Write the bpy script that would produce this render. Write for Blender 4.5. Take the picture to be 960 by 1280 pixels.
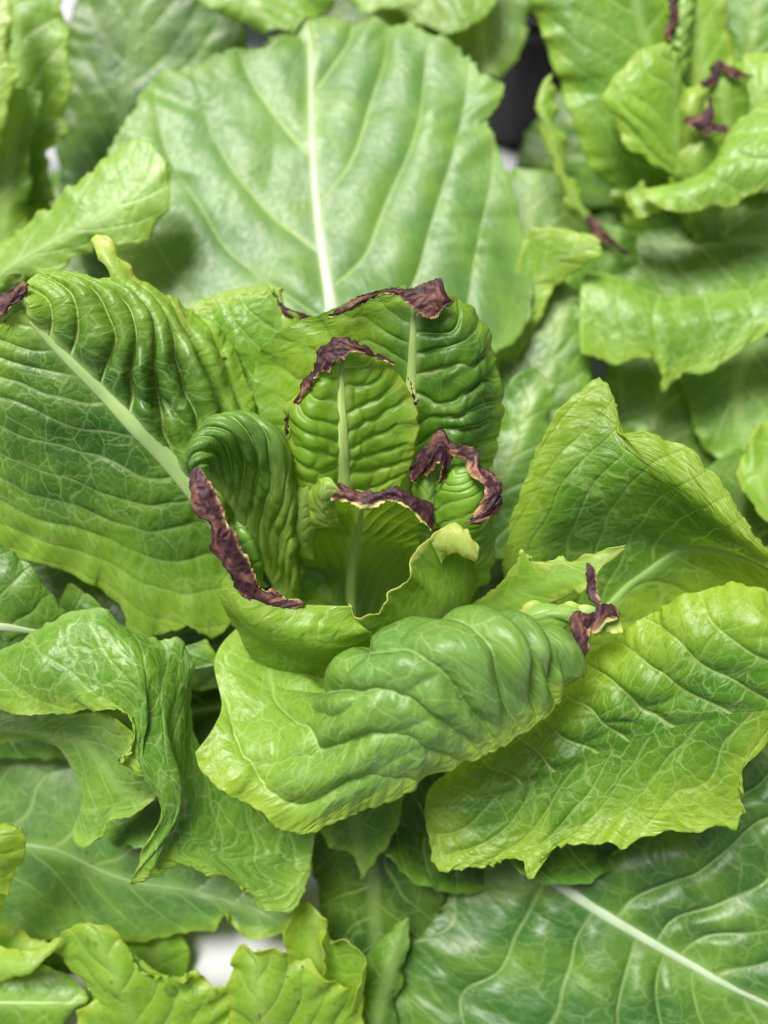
import bpy, math
import numpy as np
from mathutils import Vector, Matrix

# ------------------------------------------------------------------ camera, light, exposure
sc = bpy.context.scene
for o in list(bpy.data.objects):
    bpy.data.objects.remove(o)
COL = sc.collection

PITCH = math.radians(58.0)          # how far the camera looks down
D0 = 0.24                           # metres from the lens to the heart of the plant
FPX = 1029.0                        # focal length in photograph pixels (960 wide)
K = D0 / FPX                        # metres per pixel at the heart
HEART_H = 0.132                     # heart rim height above the board
VIEW = np.array([0.0, math.cos(PITCH), -math.sin(PITCH)])
UP = np.array([0.0, math.sin(PITCH), math.cos(PITCH)])
RIGHT = np.array([1.0, 0.0, 0.0])
CAM = np.array([0.0, 0.0, HEART_H]) - D0 * VIEW

cam_d = bpy.data.cameras.new('camera')
cam = bpy.data.objects.new('camera', cam_d)
COL.objects.link(cam)
cam.location = CAM
cam.rotation_euler = (math.pi / 2 - PITCH, 0, 0)
cam_d.sensor_fit = 'HORIZONTAL'
cam_d.sensor_width = 36.0
cam_d.lens = 36.0 * FPX / 960.0
cam_d.clip_start = 0.01
cam_d.clip_end = 50.0
cam_d.dof.use_dof = True
cam_d.dof.focus_distance = 0.236
cam_d.dof.aperture_fstop = 6.2
sc.camera = cam

SUN_EL, SUN_AZ = math.radians(73), math.radians(-68)     # azimuth from +Y towards +X
w = bpy.data.worlds.new('World')
sc.world = w
w.use_nodes = True
wn = w.node_tree
sky = wn.nodes.new('ShaderNodeTexSky')
sky.sky_type = 'NISHITA'
sky.sun_disc = False
sky.sun_elevation = SUN_EL
sky.sun_rotation = SUN_AZ
sky.air_density = 0.45
sky.dust_density = 6.0
sky.ozone_density = 1.0
bg = wn.nodes['Background']
bg.inputs['Strength'].default_value = 0.05
wn.links.new(sky.outputs[0], bg.inputs[0])

sun_d = bpy.data.lights.new('sun', 'SUN')
sun_d.energy = 3.5
sun_d.angle = math.radians(25)
sun_d.color = (1.0, 0.97, 0.92)
sun = bpy.data.objects.new('sun', sun_d)
COL.objects.link(sun)
sdir = Vector((math.sin(SUN_AZ) * math.cos(SUN_EL), math.cos(SUN_AZ) * math.cos(SUN_EL), math.sin(SUN_EL)))
sun.rotation_euler = sdir.to_track_quat('Z', 'Y').to_euler()
sun.location = (0, 0, 2)

sc.view_settings.view_transform = 'Standard'
sc.view_settings.look = 'None'
sc.view_settings.gamma = 1.0
sc.view_settings.use_curve_mapping = False
sc.view_settings.exposure = 0.85
sc.render.engine = 'CYCLES'
sc.cycles.use_denoising = True
sc.cycles.max_bounces = 7
sc.cycles.diffuse_bounces = 4
sc.cycles.transmission_bounces = 4


def P(a):
    """(x, y, z) in photograph pixels, z = pixels nearer than the heart -> metres in the world."""
    a = np.asarray(a, float)
    d = D0 - a[..., 2] * K
    X = (a[..., 0] - 480.0) / FPX * d
    Y = (640.0 - a[..., 1]) / FPX * d
    return CAM + d[..., None] * VIEW + X[..., None] * RIGHT + Y[..., None] * UP


# ------------------------------------------------------------------ numeric helpers
def _hash(ix, iy, seed):
    n = (ix.astype(np.int64) * 374761393 + iy.astype(np.int64) * 668265263 + seed * 1274126177) & 0x7fffffff
    n = ((n ^ (n >> 13)) * 1274126177) & 0x7fffffff
    n = (n ^ (n >> 16)) & 0xffffff
    return n / float(0xffffff)


def vnoise(x, y, seed=0):
    """smooth value noise in -1..1"""
    x = np.asarray(x, float); y = np.asarray(y, float)
    ix = np.floor(x); iy = np.floor(y)
    fx = x - ix; fy = y - iy
    fx = fx * fx * fx * (fx * (6 * fx - 15) + 10)
    fy = fy * fy * fy * (fy * (6 * fy - 15) + 10)
    a = _hash(ix, iy, seed); b = _hash(ix + 1, iy, seed)
    c = _hash(ix, iy + 1, seed); d = _hash(ix + 1, iy + 1, seed)
    return 2 * ((a * (1 - fx) + b * fx) * (1 - fy) + (c * (1 - fx) + d * fx) * fy) - 1


def hermite(knots, vals, q):
    """cubic through vals (n, ...) at the knots, sampled at q"""
    knots = np.asarray(knots, float); vals = np.asarray(vals, float)
    n = len(knots)
    if n == 2:
        f = ((q - knots[0]) / (knots[1] - knots[0])).reshape((-1,) + (1,) * (vals.ndim - 1))
        return vals[0] * (1 - f) + vals[1] * f
    h = np.diff(knots)
    sh = (-1,) + (1,) * (vals.ndim - 1)
    dl = np.diff(vals, axis=0) / h.reshape(sh)
    m = np.empty_like(vals)
    hh = h.reshape(sh)
    m[1:-1] = (dl[:-1] * hh[1:] + dl[1:] * hh[:-1]) / (hh[1:] + hh[:-1])
    m[0] = 1.5 * dl[0] - 0.5 * m[1]
    m[-1] = 1.5 * dl[-1] - 0.5 * m[-2]
    i = np.clip(np.searchsorted(knots, q, side='right') - 1, 0, n - 2)
    t = ((q - knots[i]) / h[i]).reshape(sh)
    hi = h[i].reshape(sh)
    return ((2 * t**3 - 3 * t**2 + 1) * vals[i] + (t**3 - 2 * t**2 + t) * hi * m[i]
            + (-2 * t**3 + 3 * t**2) * vals[i + 1] + (t**3 - t**2) * hi * m[i + 1])


def curve(pts, n, sharp=False):
    """n points evenly spread along a curve through pts"""
    pts = np.asarray(pts, float)
    k = np.concatenate([[0], np.cumsum(np.maximum(1e-3, np.linalg.norm(np.diff(pts, axis=0), axis=1)))])
    q = np.linspace(0, k[-1], 900)
    if sharp:
        d = np.stack([np.interp(q, k, pts[:, c]) for c in range(3)], 1)
    else:
        d = hermite(np.sqrt(k / k[-1]) * 0 + k, pts, q)
    a = np.concatenate([[0], np.cumsum(np.linalg.norm(np.diff(d, axis=0), axis=1))])
    q2 = np.linspace(0, a[-1], n)
    return np.stack([np.interp(q2, a, d[:, c]) for c in range(3)], 1)


def blur_line(p, r):
    if r < 1: return p
    out = p.copy()
    pad = np.concatenate([2 * p[:1] - p[1:r + 1][::-1], p, 2 * p[-1:] - p[-r - 1:-1][::-1]])
    ker = np.hanning(2 * r + 3)[1:-1]; ker /= ker.sum()
    for c in range(3):
        out[:, c] = np.convolve(pad[:, c], ker, 'valid')
    return out


def loft(cols, nt, ns, teeth=0.0, seed=0, sharp=True, tooth_px=16.0, edge_px=1.4):
    m = len(cols)
    lines = []
    for j, c in enumerate(cols):
        edge = sharp and j in (0, m - 1)
        ln = curve(c, nt, False)
        if edge:
            ln = 0.6 * ln + 0.4 * curve(c, nt, True)
            L = np.concatenate([[0], np.cumsum(np.linalg.norm(np.diff(ln[:, :2], axis=0), axis=1))])
            env = np.minimum(1, np.minimum(np.arange(nt), np.arange(nt)[::-1]) / (0.05 * nt))
            for ax in (0, 1):
                ln[:, ax] += edge_px * env * (1.6 * vnoise(L / 15.0, L * 0 + 3 * j + ax, seed + 40) + 0.9 * vnoise(L / 6.0, L * 0 + 5 * j + ax, seed + 41))
        lines.append(ln)
    smooth = [blur_line(l, max(1, nt // 24)) if (sharp and j in (0, m - 1)) else l for j, l in enumerate(lines)]
    S = np.stack(smooth)                                        # m, nt, 3
    gap = np.linalg.norm(np.diff(S, axis=0), axis=2).mean(1)
    k = np.concatenate([[0], np.cumsum(np.maximum(gap, 2.0))]); k /= k[-1]
    q = np.linspace(0, 1, ns)
    G = hermite(k, S, q)                                        # ns, nt, 3
    if sharp:
        for j, e in ((0, 0), (m - 1, 1)):
            delta = lines[j] - smooth[j]
            if teeth > 0:                                       # small uneven saw teeth along the margin
                L = np.concatenate([[0], np.cumsum(np.linalg.norm(np.diff(lines[j][:, :2], axis=0), axis=1))])
                ph = L / tooth_px + 1.3 * vnoise(L / 60.0, L * 0 + 7 * e, seed)
                fr = ph - np.floor(ph)
                am = teeth * (0.35 + 0.65 * _hash(np.floor(ph), np.floor(ph) * 0 + e, seed + 3))
                outw = G[0 if e == 0 else -1] - G[max(1, ns // 10) if e == 0 else -1 - max(1, ns // 10)]
                outw /= np.linalg.norm(outw, axis=1, keepdims=True) + 1e-6
                env = np.minimum(1, np.minimum(np.arange(nt), np.arange(nt)[::-1]) / (0.06 * nt))
                delta = delta + outw * (am * (fr ** 1.6 - 0.4) * env)[:, None]
            dist = q if e == 0 else 1 - q
            wgt = np.clip(1 - dist / 0.16, 0, 1) ** 2
            G = G + wgt[:, None, None] * delta[None]
    return G, k


# ------------------------------------------------------------------ materials
def new_mat(name):
    m = bpy.data.materials.new(name)
    m.use_nodes = True
    nt = m.node_tree
    nt.nodes.clear()
    return m, nt


class N:
    def __init__(s, nt): s.nt = nt
    def add(s, typ, **kw):
        n = s.nt.nodes.new(typ)
        for k, v in kw.items():
            setattr(n, k, v)
        return n
    def link(s, a, b): s.nt.links.new(a, b)
    def val(s, sock, v):
        if hasattr(v, 'is_linked'): s.link(v, sock)
        else: sock.default_value = v
    def math(s, op, a, b=0.0, c=0.0, clamp=False):
        n = s.add('ShaderNodeMath', operation=op, use_clamp=clamp)
        s.val(n.inputs[0], a); s.val(n.inputs[1], b); s.val(n.inputs[2], c)
        return n.outputs[0]
    def smooth(s, v, lo, hi, a=0.0, b=1.0):
        n = s.add('ShaderNodeMapRange', interpolation_type='SMOOTHSTEP')
        s.val(n.inputs[0], v); s.val(n.inputs[1], lo); s.val(n.inputs[2], hi); s.val(n.inputs[3], a); s.val(n.inputs[4], b)
        return n.outputs[0]
    def mix(s, f, a, b, mode='MIX'):
        n = s.add('ShaderNodeMix', data_type='RGBA', blend_type=mode)
        s.val(n.inputs[0], f); s.val(n.inputs[6], a); s.val(n.inputs[7], b)
        return n.outputs[2]
    def noise(s, vec, scale, detail=2.0, rough=0.5):
        n = s.add('ShaderNodeTexNoise')
        s.link(vec, n.inputs['Vector']); n.inputs['Scale'].default_value = scale
        n.inputs['Detail'].default_value = detail; n.inputs['Roughness'].default_value = rough
        return n
    def voro(s, vec, scale, feature):
        n = s.add('ShaderNodeTexVoronoi', feature=feature)
        s.link(vec, n.inputs['Vector']); n.inputs['Scale'].default_value = scale
        return n.outputs['Distance']


def leaf_material():
    m, nt = new_mat('lettuce_leaf')
    n = N(nt)
    lc = n.add('ShaderNodeAttribute', attribute_name='lc').outputs['Vector']       # millimetres on the blade
    vn = n.add('ShaderNodeAttribute', attribute_name='vn').outputs['Vector']       # vein phase, mm from midrib, 0..1 to margin
    st = n.add('ShaderNodeAttribute', attribute_name='st').outputs['Vector']       # net strength, vein strength, vein spacing mm
    cattr = n.add('ShaderNodeAttribute', attribute_name='Col')
    colr = cattr.outputs['Color']
    sv = n.add('ShaderNodeSeparateXYZ'); n.link(vn, sv.inputs[0])
    phi, dmid, s = sv.outputs
    ss = n.add('ShaderNodeSeparateXYZ'); n.link(st, ss.inputs[0])
    knet, kvein, spacing = ss.outputs
    # bent coordinates so that the net never runs straight
    nz = n.noise(lc, 0.16, 3.0)
    sub = n.add('ShaderNodeVectorMath', operation='SUBTRACT'); n.link(nz.outputs['Color'], sub.inputs[0]); sub.inputs[1].default_value = (0.5, 0.5, 0.5)
    scl = n.add('ShaderNodeVectorMath', operation='SCALE'); n.link(sub.outputs[0], scl.inputs[0]); scl.inputs['Scale'].default_value = 5.0
    wv = n.add('ShaderNodeVectorMath', operation='ADD'); n.link(lc, wv.inputs[0]); n.link(scl.outputs[0], wv.inputs[1])
    wv = wv.outputs[0]
    big_d = n.voro(wv, 0.095, 'DISTANCE_TO_EDGE')
    net_d = n.voro(wv, 0.21, 'DISTANCE_TO_EDGE')
    fine_d = n.voro(wv, 0.62, 'DISTANCE_TO_EDGE')
    lw = n.smooth(nz.outputs['Fac'], 0.35, 0.65, 0.028, 0.075)
    bigl = n.smooth(big_d, 0.0, 0.04, 1.0, 0.0)
    net = n.math('MULTIPLY', n.smooth(net_d, 0.0, lw, 1.0, 0.0), n.smooth(nz.outputs['Fac'], 0.3, 0.7, 0.95, 0.35))
    net = n.math('MAXIMUM', net, bigl)
    fine = n.smooth(fine_d, 0.0, 0.08, 1.0, 0.0)
    # side veins: phase is continuous, the line is where it crosses an integer
    fr = n.math('ABSOLUTE', n.math('SUBTRACT', n.math('FRACT', phi), 0.5))
    dv = n.math('MULTIPLY', n.math('SUBTRACT', 0.5, fr), spacing)                  # mm from the vein
    wid = n.math('MULTIPLY', n.smooth(s, 0.0, 1.0, 0.95, 0.25), n.math('MINIMUM', n.math('MAXIMUM', n.math('MULTIPLY', spacing, 0.085), 0.7), 2.3))
    v1 = n.smooth(dv, 0.0, wid, 1.0, 0.0)
    fr2 = n.math('ABSOLUTE', n.math('SUBTRACT', n.math('FRACT', n.math('ADD', n.math('MULTIPLY', phi, 2.0), 0.37)), 0.5))
    dv2 = n.math('MULTIPLY', n.math('SUBTRACT', 0.5, fr2), n.math('MULTIPLY', spacing, 0.5))
    v2 = n.math('MULTIPLY', n.smooth(dv2, 0.0, 0.4, 1.0, 0.0), n.smooth(s, 0.45, 0.8))
    v2 = n.math('MULTIPLY', v2, 0.4)
    midm = n.smooth(dmid, 0.6, 4.0, 1.0, 0.0)
    veins = n.math('MULTIPLY', n.math('MAXIMUM', v1, v2), kvein)
    netm = n.math('MULTIPLY', net, n.math('MULTIPLY', knet, 0.42))
    finem = n.math('MULTIPLY', fine, n.math('MULTIPLY', knet, 0.09))
    allm = n.math('MAXIMUM', n.math('MAXIMUM', veins, netm), finem)
    allm = n.math('MAXIMUM', allm, n.math('MULTIPLY', midm, n.math('MULTIPLY', kvein, 0.75)))
    # blade pigment: mottled
    big = n.noise(lc, 0.045, 3.0).outputs['Fac']
    sml = n.noise(lc, 0.5, 3.0).outputs['Fac']
    base = n.mix(n.smooth(big, 0.35, 0.7, 0.0, 0.30), colr, (0.26, 0.45, 0.03, 1))
    base = n.mix(n.smooth(sml, 0.4, 0.75, 0.0, 0.2), base, (0.06, 0.17, 0.012, 1))
    veincol = n.mix(0.45, colr, (0.58, 0.74, 0.30, 1))
    veincol = n.mix(0.55, veincol, (0.50, 0.68, 0.24, 1))
    col = n.mix(allm, base, veincol)
    # relief: the net sinks, the cells swell
    h = n.math('ADD', n.smooth(net_d, 0.0, 0.45, 0.0, 0.7), n.smooth(big_d, 0.0, 0.5, 0.0, 0.9))
    h = n.math('MULTIPLY', h, n.math('ADD', n.math('MULTIPLY', knet, 0.95), 0.05))
    h2 = n.math('MULTIPLY', n.smooth(fine_d, 0.0, 0.5, 0.0, 0.10), knet)
    h3 = n.math('MULTIPLY', n.smooth(dv, 0.0, 1.4, 0.0, 1.0), n.math('MULTIPLY', kvein, 0.7))
    hs = n.math('ADD', n.math('ADD', h, h2), n.math('ADD', h3, n.math('MULTIPLY', sml, 0.14)))
    bump = n.add('ShaderNodeBump')
    bump.inputs['Strength'].default_value = 0.8
    bump.inputs['Distance'].default_value = 0.00042
    n.link(hs, bump.inputs['Height'])
    pr = n.add('ShaderNodeBsdfPrincipled')
    n.link(col, pr.inputs['Base Color'])
    pr.inputs['Specular IOR Level'].default_value = 0.5
    n.val(pr.inputs['Roughness'], n.smooth(sml, 0.2, 0.8, 0.35, 0.50))
    n.link(bump.outputs[0], pr.inputs['Normal'])
    tr = n.add('ShaderNodeBsdfTranslucent')
    n.link(n.mix(0.75, col, (1.7, 1.35, 0.3, 1), 'MULTIPLY'), tr.inputs['Color'])
    n.link(bump.outputs[0], tr.inputs['Normal'])
    mx = n.add('ShaderNodeMixShader')
    n.link(cattr.outputs['Alpha'], mx.inputs[0])
    n.link(pr.outputs[0], mx.inputs[1]); n.link(tr.outputs[0], mx.inputs[2])
    out = n.add('ShaderNodeOutputMaterial')
    n.link(mx.outputs[0], out.inputs[0])
    return m


def rib_material():
    m, nt = new_mat('leaf_midrib')
    n = N(nt)
    tc = n.add('ShaderNodeTexCoord').outputs['Object']
    colr = n.add('ShaderNodeAttribute', attribute_name='Col').outputs['Color']
    uvr = n.add('ShaderNodeAttribute', attribute_name='lc').outputs['Vector']
    z = n.noise(uvr, 1.0, 3.0).outputs['Fac']
    col = n.mix(n.smooth(z, 0.35, 0.7, 0.0, 0.35), colr, (0.28, 0.45, 0.12, 1))
    pr = n.add('ShaderNodeBsdfPrincipled')
    n.link(col, pr.inputs['Base Color'])
    pr.inputs['Roughness'].default_value = 0.42
    bump = n.add('ShaderNodeBump'); bump.inputs['Strength'].default_value = 0.4; bump.inputs['Distance'].default_value = 0.0003
    n.link(z, bump.inputs['Height']); n.link(bump.outputs[0], pr.inputs['Normal'])
    tr = n.add('ShaderNodeBsdfTranslucent'); n.link(col, tr.inputs['Color'])
    mx = n.add('ShaderNodeMixShader'); mx.inputs[0].default_value = 0.15
    n.link(pr.outputs[0], mx.inputs[1]); n.link(tr.outputs[0], mx.inputs[2])
    out = n.add('ShaderNodeOutputMaterial'); n.link(mx.outputs[0], out.inputs[0])
    return m


def scorch_material():
    m, nt = new_mat('scorched_tissue')
    n = N(nt)
    lc = n.add('ShaderNodeAttribute', attribute_name='lc').outputs['Vector']
    vn = n.add('ShaderNodeAttribute', attribute_name='vn').outputs['Vector']
    sv = n.add('ShaderNodeSeparateXYZ'); n.link(vn, sv.inputs[0])
    a = n.noise(lc, 0.25, 4.0, 0.6).outputs['Fac']
    b = n.noise(lc, 0.8, 4.0, 0.55).outputs['Fac']
    col = n.mix(n.smooth(a, 0.42, 0.7), (0.036, 0.012, 0.016, 1), (0.11, 0.038, 0.038, 1))
    col = n.mix(n.smooth(b, 0.56, 0.8, 0.0, 0.4), col, (0.24, 0.115, 0.075, 1))
    col = n.mix(n.math('MULTIPLY', n.smooth(a, 0.5, 0.66), sv.outputs[0]), col, (0.46, 0.24, 0.12, 1))
    col = n.mix(n.smooth(n.math('ADD', sv.outputs[1], n.math('MULTIPLY', b, 0.5)), 0.92, 1.08), col, (0.36, 0.20, 0.10, 1))
    col = n.mix(n.smooth(n.math('ADD', sv.outputs[1], n.math('MULTIPLY', b, 0.5)), 1.02, 1.12), col, (0.48, 0.50, 0.16, 1))
    pr = n.add('ShaderNodeBsdfPrincipled')
    n.link(col, pr.inputs['Base Color'])
    pr.inputs['Roughness'].default_value = 0.58
    pr.inputs['Specular IOR Level'].default_value = 0.35
    wr = n.voro(lc, 0.3, 'DISTANCE_TO_EDGE')
    hh = n.math('ADD', n.math('MULTIPLY', b, 1.0), n.smooth(wr, 0.0, 0.3, 0.0, 0.7))
    bump = n.add('ShaderNodeBump'); bump.inputs['Strength'].default_value = 0.45; bump.inputs['Distance'].default_value = 0.0003
    n.link(hh, bump.inputs['Height']); n.link(bump.outputs[0], pr.inputs['Normal'])
    tr = n.add('ShaderNodeBsdfTranslucent'); n.link(col, tr.inputs['Color'])
    mx = n.add('ShaderNodeMixShader'); mx.inputs[0].default_value = 0.12
    n.link(pr.outputs[0], mx.inputs[1]); n.link(tr.outputs[0], mx.inputs[2])
    out = n.add('ShaderNodeOutputMaterial'); n.link(mx.outputs[0], out.inputs[0])
    return m


def plain_material(name, color, rough, noise_scale=60.0, amount=0.15, bump_d=0.0002, spec=0.5):
    m, nt = new_mat(name)
    n = N(nt)
    tc = n.add('ShaderNodeTexCoord').outputs['Object']
    z = n.noise(tc, noise_scale, 4.0).outputs['Fac']
    dark = tuple(c * (1 - amount * 2) for c in color[:3]) + (1,)
    col = n.mix(n.smooth(z, 0.3, 0.7), tuple(color[:3]) + (1,), dark)
    pr = n.add('ShaderNodeBsdfPrincipled')
    n.link(col, pr.inputs['Base Color'])
    pr.inputs['Roughness'].default_value = rough
    pr.inputs['Specular IOR Level'].default_value = spec
    f = n.noise(tc, noise_scale * 8, 3.0).outputs['Fac']
    bump = n.add('ShaderNodeBump'); bump.inputs['Strength'].default_value = 0.4; bump.inputs['Distance'].default_value = bump_d
    n.link(f, bump.inputs['Height']); n.link(bump.outputs[0], pr.inputs['Normal'])
    out = n.add('ShaderNodeOutputMaterial'); n.link(pr.outputs[0], out.inputs[0])
    return m


M_LEAF, M_RIB, M_SCORCH = leaf_material(), rib_material(), scorch_material()
M_BOARD = plain_material('white_foam_board', (0.42, 0.43, 0.46), 0.6, 40.0, 0.06)
M_BLACK = plain_material('black_plastic', (0.003, 0.0035, 0.005), 0.32, 50.0, 0.1, spec=0.3)
M_STEM = plain_material('lettuce_stem', (0.30, 0.46, 0.14), 0.5, 120.0, 0.12)
m, nt_ = new_mat('water')
n_ = N(nt_)
g = n_.add('ShaderNodeBsdfPrincipled')
g.inputs['Base Color'].default_value = (1, 1, 1, 1); g.inputs['Roughness'].default_value = 0.02
g.inputs['IOR'].default_value = 1.33; g.inputs['Transmission Weight'].default_value = 1.0
o_ = n_.add('ShaderNodeOutputMaterial'); n_.link(g.outputs[0], o_.inputs[0])
M_WATER = m


# ------------------------------------------------------------------ mesh builders
def grid_mesh(name, W, attrs, flip, mat, parent, thick):
    ns, nt = W.shape[:2]
    idx = np.arange(ns * nt).reshape(ns, nt)
    q = np.stack([idx[:-1, :-1], idx[1:, :-1], idx[1:, 1:], idx[:-1, 1:]], -1).reshape(-1, 4)
    if flip: q = q[:, ::-1]
    me = bpy.data.meshes.new(name)
    base = np.array(parent.matrix_world.translation) if parent is not None else np.zeros(3)
    V = W.reshape(-1, 3)
    me.vertices.add(len(V)); me.vertices.foreach_set('co', V.astype(np.float32).ravel())
    me.loops.add(q.size); me.loops.foreach_set('vertex_index', q.astype(np.int32).ravel())
    me.polygons.add(len(q))
    me.polygons.foreach_set('loop_start', np.arange(0, q.size, 4, dtype=np.int32))
    me.polygons.foreach_set('loop_total', np.full(len(q), 4, dtype=np.int32))
    me.polygons.foreach_set('use_smooth', np.ones(len(q), dtype=bool))
    me.update(calc_edges=True)
    for an, arr in attrs.items():
        if an == 'Col':
            at = me.attributes.new(an, 'FLOAT_COLOR', 'POINT')
            at.data.foreach_set('color', arr.reshape(-1, 4).astype(np.float32).ravel())
        else:
            at = me.attributes.new(an, 'FLOAT_VECTOR', 'POINT')
            at.data.foreach_set('vector', arr.reshape(-1, 3).astype(np.float32).ravel())
    me.materials.append(mat)
    o = bpy.data.objects.new(name, me)
    COL.objects.link(o)
    if parent is not None:
        o.parent = parent
        o.matrix_parent_inverse = parent.matrix_world.inverted()
    if thick:
        md = o.modifiers.new('thickness', 'SOLIDIFY')
        md.thickness = thick; md.offset = -1.0; md.use_rim = True; md.use_rim_only = True
    return o


def normals_of(W):
    du = np.gradient(W, axis=1); dv = np.gradient(W, axis=0)
    nn = np.cross(dv, du)
    return nn / (np.linalg.norm(nn, axis=2, keepdims=True) + 1e-12)


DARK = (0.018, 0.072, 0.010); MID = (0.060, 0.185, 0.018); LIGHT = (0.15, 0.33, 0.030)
PALE = (0.26, 0.44, 0.06); GREY = (0.13, 0.27, 0.06); YEL = (0.38, 0.52, 0.11)
TINT = np.array([1.26, 1.10, 0.95])
SEED = [0]


def leaf(plant, cols, mid=None, c=MID, base=PALE, edge=LIGHT, base_len=0.3, edge_w=5.0, side=None,
         spacing=11.0, ta=0.9, bend=0.004, quilt=0.0, wave=7.0, wave_l=30.0, teeth=0.0, tooth_px=16.0,
         net=0.8, vein=0.8, rib=0.0, ribc=(0.50, 0.63, 0.28), res=2.8, thick=0.00034, lump=1.0, label=None, name='leaf',
         qside=(1.0, 1.0), thin=0.27, cross=0.35, c_left=None, nomid=False, rib_to=0.96, rib_from=0.0, sharp=True, flipn=False):
    SEED[0] += 1
    seed = SEED[0]
    # size in pixels decides the mesh density
    Lp = max(np.linalg.norm(np.diff(np.array(cc, float), axis=0), axis=1).sum() for cc in cols)
    A = np.stack([curve(cc, 12) for cc in cols])
    Wp = np.linalg.norm(np.diff(A, axis=0), axis=2).sum(0).max()
    nt = int(np.clip(Lp / res, 14, 300)); ns = int(np.clip(Wp / res, 10, 260))
    G, k = loft(cols, nt, ns, teeth, seed, sharp, tooth_px)
    if mid is None: mid = len(cols) // 2
    q = np.linspace(0, 1, ns)
    jm = int(round(k[mid] * (ns - 1)))
    W = P(G)
    # arc lengths on the blade, millimetres
    along = np.linalg.norm(np.diff(W, axis=1), axis=2) * 1000
    u1 = np.concatenate([[0], np.cumsum(along[jm])])
    across = np.concatenate([np.zeros((1, nt)), np.cumsum(np.linalg.norm(np.diff(W, axis=0), axis=2), axis=0)]) * 1000
    v = across - across[jm:jm + 1]
    u = np.broadcast_to(u1[None], v.shape)
    half = np.where(v < 0, np.maximum(across[jm], 1e-3)[None], np.maximum(across[-1] - across[jm], 1e-3)[None])
    s = np.clip(np.abs(v) / half, 0, 1)
    av = np.abs(v)
    wob = 0.46 * vnoise(u / (1.7 * spacing), v / (1.7 * spacing), seed) + 0.10 * vnoise(u / (0.6 * spacing), v / (0.6 * spacing), seed + 5)
    phi = (u - av * ta - bend * av * av) / spacing + wob + np.where(v < 0, 0.0, 0.45) + 20.0 + 0.37 * seed
    # relief in metres
    nn = normals_of(W)
    tocam = CAM - W
    facing = (np.sum(nn * tocam, axis=2) / np.linalg.norm(tocam, axis=2))
    flip = facing.mean() < 0
    if flip: nn = -nn
    sg = -1.0 if flipn else 1.0
    fr = phi - np.floor(phi)
    fv = v / (1.25 * spacing) + 0.5 * vnoise(u / (1.5 * spacing), v / (1.5 * spacing), seed + 14) + 0.5 * np.floor(phi)
    dome = (1 - np.abs(2 * fr - 1) ** 2.4) * (1 - cross * np.abs(2 * (fv - np.floor(fv)) - 1) ** 3)
    dv = 1 - dome
    fade = np.clip(s / 0.12, 0, 1) * np.clip((1 - s) / 0.3, 0.08, 1) * np.clip(u / (0.15 * u1[-1]), 0, 1)
    qs = np.where(v < 0, qside[0], qside[1])
    disp = quilt * qs * (dome - 0.4) * fade * (0.7 + 0.55 * vnoise(u / (0.9 * spacing), v / (0.9 * spacing), seed + 9) + 0.15 * vnoise(u / (0.42 * spacing), v / (0.42 * spacing), seed + 10))
    disp += lump * (3.4 * vnoise(u / 15.0 + 3, v / 15.0, seed + 11) + 0.7 * vnoise(u / 6.5, v / 6.5 + 7, seed + 12))
    edge_n = wave * s ** 3 * (vnoise(u / (wave_l * K * 1000) + 11, np.sign(v) * 3 + v * 0.02, seed + 20)
                              + 0.5 * vnoise(u / (wave_l * K * 500) + 5, np.sign(v) * 5 + v * 0.04, seed + 21))
    tocam_n = tocam / np.linalg.norm(tocam, axis=2, keepdims=True)
    W = W + nn * ((disp * sg + edge_n) * K)[..., None]
    # pigment
    c, base, edge = (np.array(k_) * TINT for k_ in (c, base, edge))
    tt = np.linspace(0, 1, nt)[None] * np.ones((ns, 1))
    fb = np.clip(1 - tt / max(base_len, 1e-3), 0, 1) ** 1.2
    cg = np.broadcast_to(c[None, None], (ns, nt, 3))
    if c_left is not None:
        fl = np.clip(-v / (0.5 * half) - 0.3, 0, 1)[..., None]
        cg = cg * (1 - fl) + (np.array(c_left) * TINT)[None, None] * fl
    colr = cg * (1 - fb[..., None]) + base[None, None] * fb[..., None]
    dedge = half * (1 - s) + 1.2 * vnoise(u / 5.0, v / 5.0, seed + 30)
    if side is not None:                      # the blade beyond the tip end
        dedge = np.minimum(dedge, (u1[-1] - u) + 1.2)
    fe = np.clip(1 - dedge / edge_w, 0, 1)
    fe = fe * fe * (3 - 2 * fe)
    colr = colr * (1 - fe[..., None]) + edge[None, None] * fe[..., None]
    colr = colr * (1 + 0.10 * vnoise(u / 22.0, v / 22.0, seed + 31))[..., None]
    glow = np.clip(thin + 0.10 * fe + 0.06 * fb, 0, 0.7)                 # thin young tissue and margins let more light through
    Col = np.concatenate([colr, glow[..., None]], -1)
    offs = seed * 137.0
    ul = np.concatenate([np.zeros((ns, 1)), np.cumsum(along, axis=1)], 1)          # true length along each line, so the net is not stretched
    lc = np.stack([ul + offs, v + offs * 0.7, np.zeros_like(u)], -1)
    vn = np.stack([phi, av + (4.0 if nomid else 0.0), s], -1)
    st = np.stack([np.full_like(u, net), vein * (0.45 + 0.55 * np.minimum(1, qs)), np.full_like(u, spacing)], -1)
    lf = grid_mesh(name, W, dict(lc=lc, vn=vn, st=st, Col=Col), flip, M_LEAF, plant, thick)
    if label: lf['label'] = label
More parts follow.
